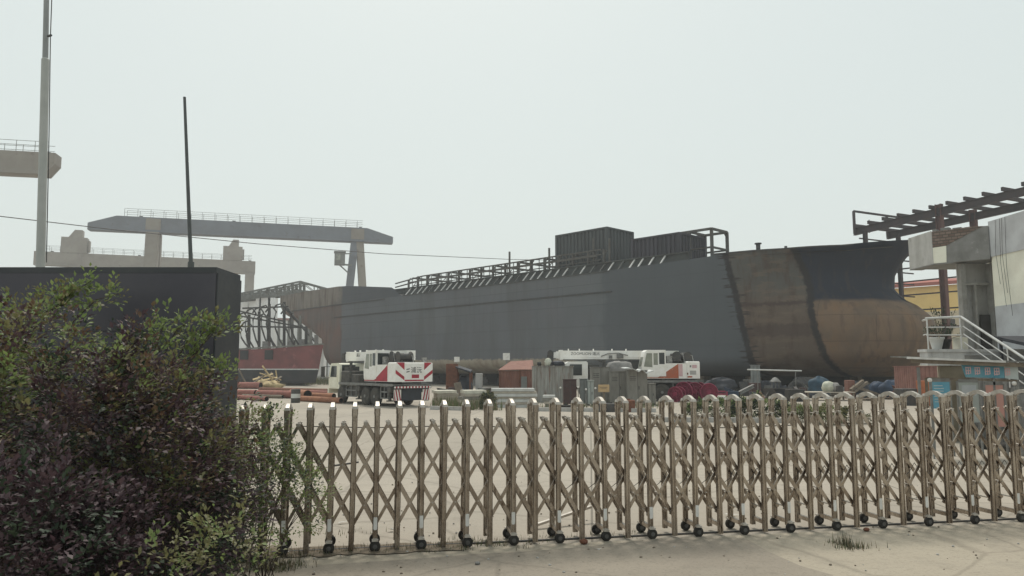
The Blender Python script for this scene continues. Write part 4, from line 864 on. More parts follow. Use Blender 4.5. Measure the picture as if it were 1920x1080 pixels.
for (xa, xb_, ya, yb_, m, lab) in ((1744, 1777, 716, 766, bluep, 'blue notice panel'), (1793, 1830, 717, 792, greyp, 'grey notice panel'), (1843, 1876, 722, 800, pinkp, 'pink notice panel')):
    b = MB(); b.box(nx(xa), nx(xb_), NB_ - .02, NB_ + .01, zz(yb_), zz(ya)); pn = b.build('panel', m, nb); pn['label'] = lab
    b = MB(); b.box(nx(xa) - .03, nx(xa), NB_ - .03, NB_ + .02, 0, zz(ya) + .03); b.box(nx(xb_), nx(xb_) + .03, NB_ - .03, NB_ + .02, 0, zz(ya) + .03); b.box(nx(xa), nx(xb_), NB_ - .03, NB_ + .02, zz(ya) + .001, zz(ya) + .08); b.build('frame', grey_m, pn)
b = MB()
for j in range(7): b.box(nx(1747), nx(1747) + random.uniform(.2, .36), NB_ - .024, NB_ - .021, zz(724 + j * 5), zz(722.6 + j * 5))
b.build('faded_print', palesign, nb)
b = MB(); b.box(nx(1799), nx(1826), NB_ - .026, NB_ - .021, zz(742), zz(722)); b.build('paper_sheet', mat('paper_grey', (.42, .44, .45), (.36, .38, .4), 3), nb)
for k, px in enumerate((1719, 1872)):
    t = thing('lamp_ball', 'white ball lamp on a thin post at the left end of the notice board' if k == 0 else 'white ball lamp on a thin post in front of the pink notice panel', 'lamp', (nx(px), NB_ - .5, 0))
    b = MB(); b.tube((nx(px), NB_ - .5, 0), (nx(px), NB_ - .5, zz(715)), .02, 8); b.build('post', grey_m, t); b = MB(); b.lathe([(.0, -.05), (.04, -.035), (.05, 0), (.04, .035), (0, .05)], (nx(px), NB_ - .5, zz(712 + k * 6)), n=12); b.build('globe', brick_pale, t)
for k, (px, py, r, lab) in enumerate(((1861, 842, .3, 'worn black tyre lying flat behind the gate, left of its pair'), (1903, 846, .34, 'worn black tyre lying flat at the right picture edge'))):
    p = gnd(px, py); b = MB(); b.lathe([(r * .55, 0), (r * .85, 0), (r, .05), (r, .15), (r * .85, .2), (r * .55, .2), (r * .5, .1), (r * .55, 0)], p + V(0, 0, .001), n=24); b.single('tyre', lab, 'tyre', rubber, 'old tyres behind the gate')
for k, (px, py, s, lab) in enumerate(((1832, 830, .26, 'small pale sack slumped behind the gate near the tyres'), (1866, 818, .3, 'pinkish grey sack resting behind the left tyre'))):
    p = gnd(px, py); b = MB(); b.blob(p + V(0, 0, s * .6), (s, s * .7, s * .6), 0, k + 3); b.single('sack', lab, 'sack', sack_g)

# ------------------------------------------------------------------ truck cranes
def truck_crane(label, loc, rz, s, accent, tri, rear_text, boom_text, cabm):
    t = thing('truck_crane', label, 'truck crane', loc, rz, 'truck cranes parked in front of the ship'); t.scale = (s, s, s)
    def part(name, mats, fn, par=t):
        b = MB(); fn(b); return b.build(name, mats, par, True)
    def f(b):
        b.box(-3.7, 4.3, -.5, .5, .72, 1.12); b.box(-.9 - 1.2, .2, -.9, .9, .45, .6); b.tube((2.75, -1, .52), (2.75, 1, .52), .12); b.tube((-.4, -1, .52), (-.4, 1, .52), .14); b.tube((-1.55, -1, .52), (-1.55, 1, .52), .14); b.box(.4, 2.2, -1.0, -.52, .5, 1.1)
    part('chassis', chassis_m, f)
    def f(b):
        b.box(-3.75, 3.0, -1.2, 1.2, 1.16, 1.24); b.box(-3.75, 3.0, 1.2, 1.225, 1.12, 1.26)
        for x0, x1 in ((2.1, .75), (-2.25, -3.1)):
            for z in (.45, .8, 1.1): b.bar((x0, 1.12, z), (x1, 1.12, z), .05, .07)
            for x in (x0, x1, (x0 + x1) / 2): b.bar((x, 1.12, .42), (x, 1.12, 1.14), .06, .06, (1, 0, 0))
    part('deck', grey_m, f)
    def f(b): b.box(.75, 2.0, .6, 1.05, .5, 1.1)
    part('tool_locker', chassis_m, f)
    for x in (2.75, -.4, -1.55):
        for y in (1, -1):
            c = (x, y * 1.02, .52); a = (0, 1, 0)
            w_ = part('wheel', tyre_m, lambda b: b.lathe([(.30, -.14), (.46, -.15), (.52, -.10), (.52, .10), (.46, .15), (.30, .14)], c, a, 26))
            part('rim', cabm if False else grey_m, lambda b: (b.lathe([(.0, .1 * y), (.12, .1 * y), (.15, .02 * y), (.27, .05 * y), (.31, .12 * y), (.31, -.1 * y)], c, a, 20), b.lathe([(.09, .16 * y), (.1, .08 * y)], c, a, 10)), w_)
    # driver cab
    pr = [(3.05, .85), (4.55, .85), (4.62, 1.55), (4.40, 2.3), (4.24, 2.40), (3.15, 2.42), (3.05, 2.34)]
    cb = part('driver_cab', cabm, lambda b: (b.prism([(x, -1.15, z) for x, z in pr], (0, 2.3, 0)), b.box(4.56, 4.72, -1.15, 1.15, .55, .848)))
    part('door', cabm, lambda b: b.prism([(x, 1.151, z) for x, z in ((3.3, .95), (4.3, .95), (4.42, 1.55), (4.22, 2.36), (3.3, 2.36))], (0, .018, 0)), cb)
    for y in (1.17, -1.153): part('side_window', glass_m, lambda b: b.prism([(x, y, z) for x, z in ((3.42, 1.56), (4.33, 1.56), (4.16, 2.24), (3.42, 2.24))], (0, .008 if y > 0 else -.008, 0)), cb)
    part('windscreen', glass_m, lambda b: b.add([(4.618, -1.0, 1.6), (4.618, 1.0, 1.6), (4.436, .95, 2.24), (4.436, -.95, 2.24)], [(0, 1, 2, 3)]), cb)
    part('rear_window', glass_m, lambda b: b.box(3.035, 3.05, .1, 1.0, 1.75, 2.3), cb)
    part('mirror', dark_m, lambda b: (b.tube((4.4, 1.15, 2.2), (4.75, 1.45, 2.2), .02, 6), b.tube((4.4, 1.15, 1.5), (4.75, 1.45, 1.5), .02, 6), b.box(4.68, 4.78, 1.38, 1.6, 1.55, 2.2)), cb)
    for y in (.85, -.85): part('headlight', cglass_m, lambda b: b.lathe([(.12, 0), (.1, .03)], (4.72, y, .7), (1, 0, 0), 12), cb)
    part('engine_box', chassis_m, lambda b: (b.cbox(1.75, 2.95, -.2, 1.1, 1.245, 1.95, .06), b.box(2.3, 2.9, .2, .9, 1.95, 2.2), b.tube((2.0, .9, 1.9), (2.0, .9, 2.5), .09), b.cbox(.7, 1.65, -.1, 1.05, 1.245, 1.75, .05)))
    # slewing platform
    part('slew_ring', dark_m, lambda b: b.lathe([(.75, 1.245), (.75, 1.36)], (-1.1, 0, 0), n=24))
    part('platform', dark_m, lambda b: (b.box(-3.75, -.1, -.95, .95, 1.36, 1.5), b.box(-3.2, .2, -.25, -.0, 1.5, 2.5), b.box(-3.2, .2, .0, .25, 1.5, 2.3)))
    cw = part('counterweight', white_p, lambda b: (b.cbox(-3.95, -3.1, -1.2, 1.2, 1.36, 2.42, .05),))
    def rear(b):
        x = -3.953
        for y0, y1 in ((1.18, .62), (-1.18, -.62)):
            dy = y1 - y0
            b.add([(x, y0 + dy * .12, 2.41), (x, y1, 2.41), (x, y1, 2.0), ], [(0, 1, 2)]); b.add([(x, y0 + dy * .03, 2.02), (x, y1, 1.64), (x, y1, 1.45), (x, y0 + dy * .03, 1.82)], [(0, 1, 2, 3)])
        b.add([(x, .6, 1.4), (x, -.6, 1.4), (x, -.6, 1.48), (x, .6, 1.48)], [(0, 1, 2, 3)])
    part('warning_stripes', accent, rear, cw)
    for sy in (1, -1):
        sp = part('side_panel', white_p, lambda b: b.box(-3.1, -.35, min(sy * 1.0, sy * 1.19), max(sy * 1.0, sy * 1.19), 1.36, 2.3))
        (xa, xb_, xc) = tri; y = sy * 1.194
        part('side_stripe', accent, lambda b: b.add([(xa, y, 1.38), (xa, y, 2.28), (xb_, y, 1.44), (xc, y, 1.44), (xc, y, 1.38)], [(0, 1, 2, 3, 4)]), sp)
    # operator cab
    oc = part('operator_cab', white_p, lambda b: (b.prism([(x, .32, z) for x, z in ((-1.8, 1.5), (-.35, 1.5), (-.28, 2.1), (-.5, 3.0), (-.65, 3.12), (-1.8, 3.12))], (0, .9, 0)),))
    part('side_window', cglass_m, lambda b: b.prism([(x, 1.222, z) for x, z in ((-.95, 2.05), (-.42, 2.1), (-.6, 2.92), (-.95, 2.92))], (0, .006, 0)), oc)
    part('side_window', cglass_m, lambda b: b.prism([(x, 1.222, z) for x, z in ((-1.3, 2.2), (-1.03, 2.2), (-1.03, 2.92), (-1.3, 2.92))], (0, .006, 0)), oc)
    part('side_window', glass_m, lambda b: b.prism([(x, 1.222, z) for x, z in ((-1.72, 2.25), (-1.38, 2.25), (-1.38, 2.95), (-1.72, 2.95))], (0, .006, 0)), oc)
    part('rear_window', glass_m, lambda b: b.box(-1.808, -1.8, .42, 1.12, 2.2, 2.95), oc)
    part('front_window', cglass_m, lambda b: b.add([(-.275, .4, 2.1), (-.275, 1.14, 2.1), (-.49, 1.14, 2.95), (-.49, .4, 2.95)], [(0, 1, 2, 3)]), oc)
    # boom
    bm = part('boom', white_p, lambda b: (b.box(-3.0, 4.6, -.62, -.05, 2.56, 3.1), b.box(4.6, 4.8, -.58, -.09, 2.6, 3.05), b.box(4.8, 5.0, -.53, -.14, 2.64, 3.0), b.box(-3.0, 4.5, -.64, -.03, 2.68, 2.71), b.box(4.42, 4.62, -.66, -.01, 2.52, 3.14),
        [b.box(x, x + .06, -.4, -.3, 3.08, 3.22) for x in (4.0, 3.3, 2.4, 1.2, .3)]))
    part('boom_shade_and_fittings', grey_m, lambda b: (b.box(-2.8, 4.4, -.56, -.11, 2.49, 2.558), b.box(.6, 1.0, -.03, .08, 2.62, 2.9), b.box(1.3, 1.5, -.03, .05, 2.6, 2.8), b.path([(2.0, -.02, 2.75), (1.6, .03, 2.9), (.9, .05, 2.95), (.3, .03, 2.8)], .03, 6)), bm)  # grey strip puts shade along the boom bottom; boxes and hose are fittings
    part('boom_head', dark_m, lambda b: (b.prism([(5.0, -.6, 3.05), (5.3, -.6, 3.05), (5.4, -.6, 2.6), (5.25, -.6, 2.1), (5.05, -.6, 2.15)], (0, .06, 0)), b.prism([(5.0, -.1, 3.05), (5.3, -.1, 3.05), (5.4, -.1, 2.6), (5.25, -.1, 2.1), (5.05, -.1, 2.15)], (0, .06, 0)), b.lathe([(.18, -.1), (.18, .1)], (5.2, -.33, 2.95), (0, 1, 0), 14), b.lathe([(.16, -.1), (.16, .1)], (5.2, -.33, 2.35), (0, 1, 0), 14), b.tube((5.3, -.33, 2.85), (5.3, -.33, 1.5), .02, 6)), bm)
    part('hook_block', dark_m, lambda b: (b.box(5.18, 5.42, -.48, -.18, 1.25, 1.6), b.path([(5.3, -.33, 1.25), (5.3, -.33, 1.1), (5.37, -.33, 1.02), (5.3, -.33, .95), (5.22, -.33, 1.02)], .03, 6)), bm)
    part('jib', grey_m, lambda b: (b.bar((-.2, -.72, 2.62), (3.9, -.72, 2.62), .05, .05), b.bar((-.2, -.72, 2.9), (3.9, -.72, 2.85), .05, .05), [b.bar((x, -.72, 2.62), (x + .3, -.72, 2.88), .03, .03) for x in np.arange(0, 3.6, .35)]), bm)
    part('lift_cylinder', grey_m, lambda b: (b.tube((-.2, -.33, 1.6), (1.6, -.33, 2.25), .13), b.tube((1.6, -.33, 2.25), (2.3, -.33, 2.6), .09)), bm)
    def f(b):
        for x, z in ((-3.35, 2.72), (-2.65, 2.75)):
            b.lathe([(.3, -.42), (.3, -.38), (.2, -.37), (.2, .37), (.3, .38), (.3, .42)], (x, .3, z), (0, 1, 0), 18); b.box(x - .3, x + .3, -.2, .75, 2.42, 2.5)
    part('winch', dark_m, f)
    def f(b):
        for k in range(9):
            x = -3.7 + .12 * k; y = random.uniform(-.2, .9); b.path([(x, y, 2.42), (x + .1, y + .05, 2.85 + random.uniform(-.1, .1)), (x + .35, y - .1, 2.9), (x + .5, y - .1, 2.45)], .03, 6)
        b.box(-2.3, -1.95, .3, .9, 2.31, 2.75); b.box(-3.6, -3.45, -1.0, -.75, 2.42, 2.7)
    part('hose_bundle', mat('hose_grey', (.34, .33, .31), (.12, .115, .11), 8, rough=.6), f)
    # outriggers
    for x in (-3.3, 1.0 - .6):
        part('outrigger', chassis_m, lambda b: (b.box(x - .2, x + .2, -1.22, 1.22, .78, 1.1), [(b.tube((x, y, .35), (x, y, 1.1), .09), b.tube((x, y, .3), (x, y, .36), .2)) for y in (-1.12, 1.12)]))
    part('rear_panel', mat('panel_slate', (.05, .055, .065), (.04, .042, .05), 3), lambda b: (b.box(-3.72, -3.7, -.62, .62, .35, .95), b.box(-3.86, -3.76, -1.15, 1.15, 1.0, 1.14)))
    for y in (.9, -.9):
        pp = part('striped_plate', white_p, lambda b: b.box(-3.74, -3.71, y - .22, y + .22, .35, .95))
        part('stripe', red_p, lambda b: [b.add([(-3.745, y + sg * (-.22 + k * .17), .36), (-3.745, y + sg * (-.22 + k * .17 + .08), .36), (-3.745, y + sg * min(.215, -.22 + k * .17 + .2), .94), (-3.745, y + sg * min(.21, -.22 + k * .17 + .12), .94)], [(0, 1, 2, 3)]) for k in range(3) for sg in ((1,) if y > 0 else (-1,))], pp)
    part('bumper_stripe', [white_p, red_p], lambda b: [b.box(-3.864, -3.861, -1.12 + k * .1, -1.12 + k * .1 + .1, 1.02, 1.12, k % 2) for k in range(23)])
    if rear_text:
        mw = Matrix.Translation((-3.958, -.12, 1.98)) @ Matrix(((0, 0, -1, 0), (-1, 0, 0, 0), (0, 1, 0, 0), (0, 0, 0, 1)))
        text_mesh(rear_text, .36, ink, cw, mw)
        part('emblem', ink, lambda b: (b.add([(-3.957, .5, 2.06), (-3.957, .3, 2.1), (-3.957, .3, 2.04), (-3.957, .5, 2.0)], [(0, 1, 2, 3)]), b.add([(-3.957, .5, 1.92), (-3.957, .3, 1.96), (-3.957, .3, 1.9), (-3.957, .5, 1.86)], [(0, 1, 2, 3)])), cw)
        part('red_label', red_p, lambda b: b.add([(-3.957, .16, 1.56), (-3.957, -.3, 1.56), (-3.957, -.3, 1.76), (-3.957, .16, 1.76)], [(0, 1, 2, 3)]), cw)
    if boom_text:
        mw = Matrix.Translation((3.0, -.044, 2.9)) @ Matrix(((-1, 0, 0, 0), (0, 0, 1, 0), (0, 1, 0, 0), (0, 0, 0, 1)))
        text_mesh(boom_text, .24, ink, bm, mw)
    return t
def place_tc(px, D, heading, s, lx, ly):                 # puts local point (lx, ly) at pixel column px and depth D
    X = (px - 960) / F * D; c, sn = math.cos(heading), math.sin(heading); return (X - s * (lx * c - ly * sn), D - s * (lx * sn + ly * c), 0)
h1 = R(90 + 38)
truck_crane('white truck crane with red warning stripes, seen from its rear beside the red barge', place_tc(742, 38.9, h1, .97, -3.95, 1.2), h1, .97, red_p, (-3.09, -1.55, -.36), '浦沅', '浦沅', cream_p)
h2 = R(180 + 4)
tc2 = truck_crane('white truck crane with an orange triangle, side on behind the grey cabinets', place_tc(1308, 47., h2, 1.0, -3.95, 1.2), h2, 1.02, orange_p, (-2.6, -1.3, -.36), '', 'ZOOMLION·浦沅', white_p)

sp2 = [c for c in tc2.children if c.name.startswith('side_panel')][0]
for x0, x1, z0, z1, m in ((-.62, -.9, 1.78, 2.0, orange_p), (-2.62, -2.85, 1.5, 2.25, pinkt)):
    b = MB(); b.box(min(x0, x1), max(x0, x1), 1.1945, 1.197, z0, z1); b.build('worn_decal', m, sp2, True)
cw2 = [c for c in tc2.children if c.name.startswith('counterweight')][0]
for x0, x1, z0, z1, m in ((-3.75, -3.45, 2.0, 2.2, pinkt), (-3.4, -3.3, 2.05, 2.18, grey_m), (-3.7, -3.3, 1.6, 1.85, conc), (-3.2, -3.12, 1.6, 1.72, rust), (-3.45, -3.15, 1.42, 1.52, orange_p)):
    b = MB(); b.box(x0, x1, 1.2005, 1.203, z0, z1); b.build('worn_decal', m, cw2, True)
# ------------------------------------------------------------------ things in the yard, left
pipes = [((380, 722), (489, 723), .33, pipe_red, 'large open-ended red primed pipe, farthest of the pipe pile'), ((420, 736), (480, 737), .24, pipe_red, 'short red pipe lying below the large open-ended pipe'), ((488, 731), (616, 734), .22, rust, 'long brown rusty pipe under the scrap wood'),
         ((484, 738), (556, 740), .26, pipe_red, 'red pipe ending behind the black and white drum'), ((548, 737), (577, 740), .30, pipe_or, 'orange rusty pipe end showing its open mouth right of the drum'), ((566, 741), (626, 743), .20, pipe_or, 'orange pipe pointing at the front of the white truck crane'),
         ((570, 735), (620, 737), .17, pipe_red, 'thin red pipe behind the orange pipes'), ((455, 742), (530, 744), .12, wood_d, 'thin grey pipe nearest the camera in the pile'), ((560, 747), (640, 751), .17, pipe_or, 'orange pipe running under the nose of the white truck crane'), ((440, 744), (500, 748), .15, pipe_red, 'thin red pipe at the foot of the pile left of the drum')]
for (p, q, r, m, lab) in pipes:
    a, c = gnd(*p, r), gnd(*q, r); a.z = c.z = r; d = (c - a).normalized(); b = MB(); N = 16
    b.path([a, c], r, N, m=0, cap=False); b.path([c, a], r * .9, N, m=1, cap=False)
    e = d.cross(V(0, 0, 1)).normalized(); u_ = V(0, 0, 1)
    for o in (a, c):
        vs = [o + (e * math.cos(2 * math.pi * j / N) + u_ * math.sin(2 * math.pi * j / N)) * rr for rr in (r, r * .9) for j in range(N)]; b.add(vs, [(j, (j + 1) % N, N + (j + 1) % N, N + j) for j in range(N)], 0)
    b.single('steel_pipe', lab, 'pipe', [m, dark_m], 'steel pipes lying in a pile')
pl = [((470, 722), (500, 700), 1.0, .22, 'pale plank lying against the scrap heap, leftmost'), ((488, 700), (526, 712), 2.2, .3, 'pale flat plank across the top of the scrap heap'), ((492, 686), (517, 722), 1.2, .22, 'long plank standing slanted out of the scrap heap'), ((505, 720), (528, 706), .8, .25, 'plank at the right side of the scrap heap'),
      ((478, 716), (520, 708), .8, .3, 'yellowish board in the middle of the scrap heap'), ((500, 722), (524, 716), .3, .3, 'board at the foot of the scrap heap'), ((448, 692), (461, 719), .2, .14, 'thin pole leaning left of the scrap heap'), ((474, 712), (512, 701), .9, .28, 'wide board lying high on the scrap heap'), ((517, 694), (521, 722), .1, .16, 'short upright batten in the scrap heap'), ((480, 726), (516, 718), .4, .3, 'wide dark board along the front of the scrap heap'), ((484, 706), (506, 722), .5, .2, 'plank sloping down the front of the scrap heap'), ((466, 724), (492, 714), .6, .24, 'plank at the lower left of the scrap heap'), ((508, 698), (522, 718), .6, .2, 'plank sloping down the right end of the scrap heap')]
for k, (p, q, dy, wd, lab) in enumerate(pl):
    a, c = at(*p, 76 + k * .35), at(*q, 76 + k * .35 + dy); b = MB(); b.bar(a, c, wd, .09, (0, -.5, 1)); b.single('scrap_plank', lab, 'plank', wood if k % 3 else wood_d, 'scrap planks in a heap')
for px0, px1, ya, yb_, lab in ((852, 862, 669, 679, 'small white board on a pole before the ship side, left one'), (943, 956, 662, 675, 'larger cream board on a pole before the ship side above the rusty shed')):
    t = thing('white_board', lab, 'board', ((px0 - 960) / F * 58, 58, 0)); x0, x1 = (px0 - 960) / F * 58, (px1 - 960) / F * 58; z1_, z0_ = at(px0, ya, 58).z, at(px0, yb_, 58).z
    b = MB(); b.box(x0, x1, 58, 58.04, z0_, z1_); b.build('panel', brick_pale, t); b = MB(); b.box((x0 + x1) / 2 - .04, (x0 + x1) / 2 + .04, 58.045, 58.12, 0, z1_); b.build('post', grey_m, t)
hp = gnd(500, 728); b = MB(); b.blob(V(hp.x, hp.y + .3, .2), (1.3, .8, .5), 0, 5, amp=.3); b.single('scrap_heap', 'brown heap of broken wood under the loose planks', 'heap', wood)
def drum(p, r, h, m1, m2, lab, bands=True):
    b = MB(); b.lathe([(r * .96, 0), (r, .02), (r, h * .33)], p, n=20, m=0); b.lathe([(r * 1.003, h * .33), (r * 1.003, h * .66)], p, n=20, m=1); b.lathe([(r, h * .66), (r, h - .02), (r * .96, h)], p, n=20, m=0); b.lathe([(r * 1.03, h * .33), (r * 1.03, h * .345)], p, n=20, m=0); b.single('oil_drum', lab, 'drum', [m1, m2], 'banded oil drums')
drum(gnd(554, 755), .27, .8, dark_m, panel_w, 'black and white banded drum standing in front of the pipe pile')
drum(gnd(1366, 727), .42, .95, dark_m, board_w, 'dark drum with a pale label, left of its neighbour under the ship side'); drum(gnd(1386, 727), .45, 1.05, dark_m, board_w, 'dark drum with a white label, right of its neighbour under the ship side')
# flat board stacks: every board is a thing
def stack(cx, y0, wpx, n, th, dep, m, m2, lab, grp, name='foam_board', cat='board', yaw=.25):
    p = gnd(cx, y0); wd = wpx / F * p.y; d = V(math.cos(yaw), math.sin(yaw), 0); e = V(-math.sin(yaw), math.cos(yaw), 0)
    for k in range(n):
        o = d * random.uniform(-.06, .06) + e * random.uniform(-.05, .05); b = MB(); z = k * th
        b.obox(p + e * dep / 2 + o * 1.6 + V(0, 0, z + th * .5), d * wd / 2, e * dep / 2, V(0, 0, th * (.5 if k % 2 == 0 else .42))); nm = ['lowest', 'second', 'third', 'fourth', 'fifth', 'sixth', 'seventh', 'eighth'][k] if k < n - 1 else 'topmost'
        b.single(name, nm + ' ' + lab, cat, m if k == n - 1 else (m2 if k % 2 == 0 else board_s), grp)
stack(838, 757, 40, 5, .15, 1.5, board_w, board_s, 'pale foam board in the square stack right behind the truck crane', 'foam boards stacked behind the truck crane')
stack(889, 762, 42, 5, .17, 1.2, board_w, cab_g, 'board of the greenish stack between weeds and the white panels', 'boards stacked in the weeds')
stack(965, 764, 80, 7, .14, 1.0, panel_w, panel_w, 'white sheet panel of the long stack before the rusty shed', 'white sheet panels stacked before the rusty shed', 'sheet_panel', 'panel', .05)
stack(1030, 764, 22, 4, .16, .7, panel_w, cab_g, 'short offcut panel in the stack before the corrugated container', 'offcut panels before the container', 'sheet_panel', 'panel', -.1)
# behind: tarpaulin hut, pillars, rust column
D0 = 52.
def gx(px, D): return (px - 960) / F * D
def rect_thing(name, lab, cat, px0, px1, ytop, D, dep, mats, kind='plain', grp=None, zbase=0., yaw=0.):
    x0, x1 = gx(px0, D), gx(px1, D); z1 = at((px0 + px1) / 2, ytop, D).z; b = MB()
    if kind == 'corr':
        b.box(x0 + .04, x1 - .04, D + .04, D + dep, zbase, z1 - .03); b.corr((x0, D + .035), (x1, D + .035), zbase + .02, z1 - .05, .22, .035); b.box(x0 - .04, x1 + .04, D - .06, D + dep + .05, z1 - .04, z1)
        b.box(x0, x0 + .07, D - .02, D + .03, zbase, z1 - .041); b.box(x1 - .07, x1, D - .02, D + .03, zbase, z1 - .041)
        b.corr((x0 + .03, D + dep), (x0 + .03, D + .05), zbase + .02, z1 - .05, .22, .035)
    elif kind == 'cab':
        b.cbox(x0, x1, D, D + dep, zbase + .08, z1, .02); mid = (x0 + x1) / 2; b.box(mid - .012, mid + .012, D - .004, D + .01, zbase + .12, z1 - .05, 1); b.box(x0 - .03, x1 + .03, D - .05, D + dep + .03, z1, z1 + .035)
        for xx in (x0 + .06, x1 - .06): b.box(xx - .05, xx + .05, D + .05, D + .15, zbase, zbase + .08, 1); b.box(xx - .05, xx + .05, D + dep - .15, D + dep - .05, zbase, zbase + .08, 1)
        b.box(mid + .05, mid + .08, D - .03, D - .001, zbase + .45 * (z1 - zbase), zbase + .55 * (z1 - zbase), 1)
        for q in (.72, .77, .82): b.box(x0 + .1, mid - .1, D - .006, D - .001, zbase + q * (z1 - zbase), zbase + (q + .015) * (z1 - zbase), 1)
    else:
        b.cbox(x0, x1, D, D + dep, zbase, z1, .025)
    return b.single(name, lab, cat, mats, grp)
rect_thing('steel_column', 'rust brown column standing right of the truck crane rear', 'column', 837, 859, 682, 52, .5, [rust])
rect_thing('concrete_pillar', 'pale weathered concrete pillar right of the dark tarpaulin shelter', 'pillar', 892, 905, 700, 51, .45, [conc])
t = thing('tarp_shelter', 'low dark tarpaulin shelter between the rust column and the pale pillar', 'shelter', (gx(870, 52), 52, 0))
z0 = at(870, 690, 52).z; z1 = at(870, 699, 52).z
b = MB(); b.prism([V(gx(856, 52), 51.2, z0), V(gx(884, 52), 51.2, z1), V(gx(884, 52), 53.6, z1 + .1), V(gx(856, 52), 53.6, z0 + .1)], (0, 0, .1)); b.build('roof', dark_tarp, t)
b = MB(); b.blob(V(gx(872, 52), 52.3, .55), (.55, .6, .9), 0, 11); b.build('covered_heap', dark_tarp, t)
for px in (857, 883):
    for y in (51.3, 53.5): b = MB(); b.box(gx(px, 52) - .05, gx(px, 52) + .05, y - .05, y + .05, 0, z1 + .02); b.build('post', rust, t)
# rusty shed with lean-to roof
rs = thing('rusty_shed', 'rust orange sheet shed with a sloping roof left of the grey container', 'shed', (gx(968, 49), 49, 0))
D = 49.; x0, x1, xm = gx(937, D), gx(999, D), gx(974, D); za, zb_, zc = at(937, 695, D).z, at(974, 694, D).z, at(999, 687, D).z
b = MB(); b.corr((x0, D), (xm, D), .05, za - .02, .2, .03); b.corr((xm, D), (x1, D - .5), .05, zb_ - .02, .2, .03); b.plan([(x0 + .02, D + .05), (xm, D + .05), (x1, D - .4), (x1, D + 2.4), (x0 + .02, D + 2.4)], 0, za - .05); b.build('wall', rust_o, rs)
b = MB(); b.add([(x0 - .1, D - .15, za), (xm, D - .15, zb_), (x1 + .05, D - .6, zb_), (x1 + .05, D + 2.6, zc + .4), (x0 + .7, D + 2.6, zc + .3), (x0 - .1, D - .15, za + .05), (xm, D - .15, zb_ + .05), (x1 + .05, D - .6, zb_ + .05), (x1 + .05, D + 2.6, zc + .45), (x0 + .7, D + 2.6, zc + .35)], [(0, 1, 2, 3, 4), (9, 8, 7, 6, 5), (0, 5, 6, 1), (1, 6, 7, 2), (2, 7, 8, 3), (4, 3, 8, 9), (0, 4, 9, 5)]); b.build('roof', rust_o, rs)
b = MB(); b.box(xm - .04, xm + .04, D - .1, D - .02, 0, zb_ - .01); b.build('corner_post', rust, rs); b = MB(); b.box(x0 - .04, x0 + .04, D - .1, D - .02, 0, za - .01); b.build('corner_post', rust, rs)
rect_thing('notice_sheet', 'small pale green sheet leaning against the rusty shed', 'sheet', 977, 988, 706, 47.6, .04, [cab_b])
rect_thing('storage_container', 'grey corrugated storage container between the rusty shed and the brown door cabinet', 'container', 999, 1074, 686, 45, 2.3, [corr_g], 'corr')
for px, y0, sz, m, lab in ((1027, 686, (.2, .18, .24), sack_w, 'white sack standing on the grey container roof'), (1046, 687, (.4, .3, .16), dark_tarp, 'dark bundle lying on the grey container roof'), (1011, 687, (.13, .13, .13), black_p, 'small black can on the grey container roof')):
    zz_ = at(1030, 686, 45).z; b = MB(); b.blob(V(gx(px, 46), 46, zz_ + sz[2] * .97 ), sz, 0, int(px), amp=.15); b.single('bundle', lab, 'bundle', m)
rect_thing('door_cabinet', 'dark brown cabinet with a panelled door in front of the container', 'cabinet', 1056, 1080, 712, 41, .6, [door_b, dark_m], 'cab')
rect_thing('metal_cabinet', 'narrow blue-grey cabinet right of the brown door cabinet', 'cabinet', 1087, 1101, 711, 41.4, .5, [cab_b, dark_m], 'cab', 'metal cabinets in a row')
rect_thing('metal_cabinet', 'narrow pale green cabinet, third from the brown door cabinet', 'cabinet', 1101, 1112, 714, 41, .5, [greyp, dark_m], 'cab', 'metal cabinets in a row')
rect_thing('metal_cabinet', 'tall grey cabinet behind the small yellow sign', 'cabinet', 1108, 1143, 689, 43.2, .9, [cab_g, dark_m], 'cab', 'metal cabinets in a row')
rect_thing('metal_cabinet', 'broad dull grey cabinet right of the yellow sign', 'cabinet', 1143, 1176, 697, 42.4, .9, [cab_g, dark_m], 'cab', 'metal cabinets in a row')
rect_thing('metal_cabinet', 'tall cabinet under the curled white roofing sheet', 'cabinet', 1176, 1212, 695, 41.6, .9, [cab_g, dark_m], 'cab', 'metal cabinets in a row')
rect_thing('metal_cabinet', 'low grey cabinet at the right end of the cabinet row', 'cabinet', 1213, 1227, 720, 41.8, .7, [cab_g, dark_m], 'cab', 'metal cabinets in a row')
b = MB(); P = []; D = 41.2; zt_ = at(1190, 694, D).z + .06
for k in range(13): P.append(V(gx(1168 + k * 4.6, D), D - .2, zt_ + .14 * math.sin(k * .62) * (.4 + k * .05) + (.18 if k in (7, 8) else 0) - .02 * k))
b.add([p for p in P] + [p + V(0, 1.3, .05) for p in P] + [p + V(0, 0, .03) for p in P] + [p + V(0, 1.3, .08) for p in P], [f for k in range(12) for f in ((k, k + 1, 14 + k, 13 + k), (26 + k, 39 + k, 40 + k, 27 + k), (k, 26 + k, 27 + k, k + 1))], 0, True); b.single('roofing_sheet', 'curled white roofing sheet lying on top of the cabinets', 'sheet', panel_w)
b = MB(); b.blob(V(gx(1160, 44.6), 44.7, 1.95), (.85, .35, .5), 0, 21, amp=.14); b.tube((gx(1144, 44.6), 44.5, 0), (gx(1152, 44.6), 44.7, 1.7), .06, 6); b.tube((gx(1172, 44.6), 44.8, 0), (gx(1162, 44.6), 44.7, 1.7), .06, 6); b.single('canvas_bundle', 'grey canvas bundle propped on poles behind the cabinets', 'bundle', sack_g)
ys = thing('small_sign', 'small weathered yellow sign on a post in front of the cabinets', 'sign', (gx(1131, 37.5), 37.5, 0)); D = 37.5
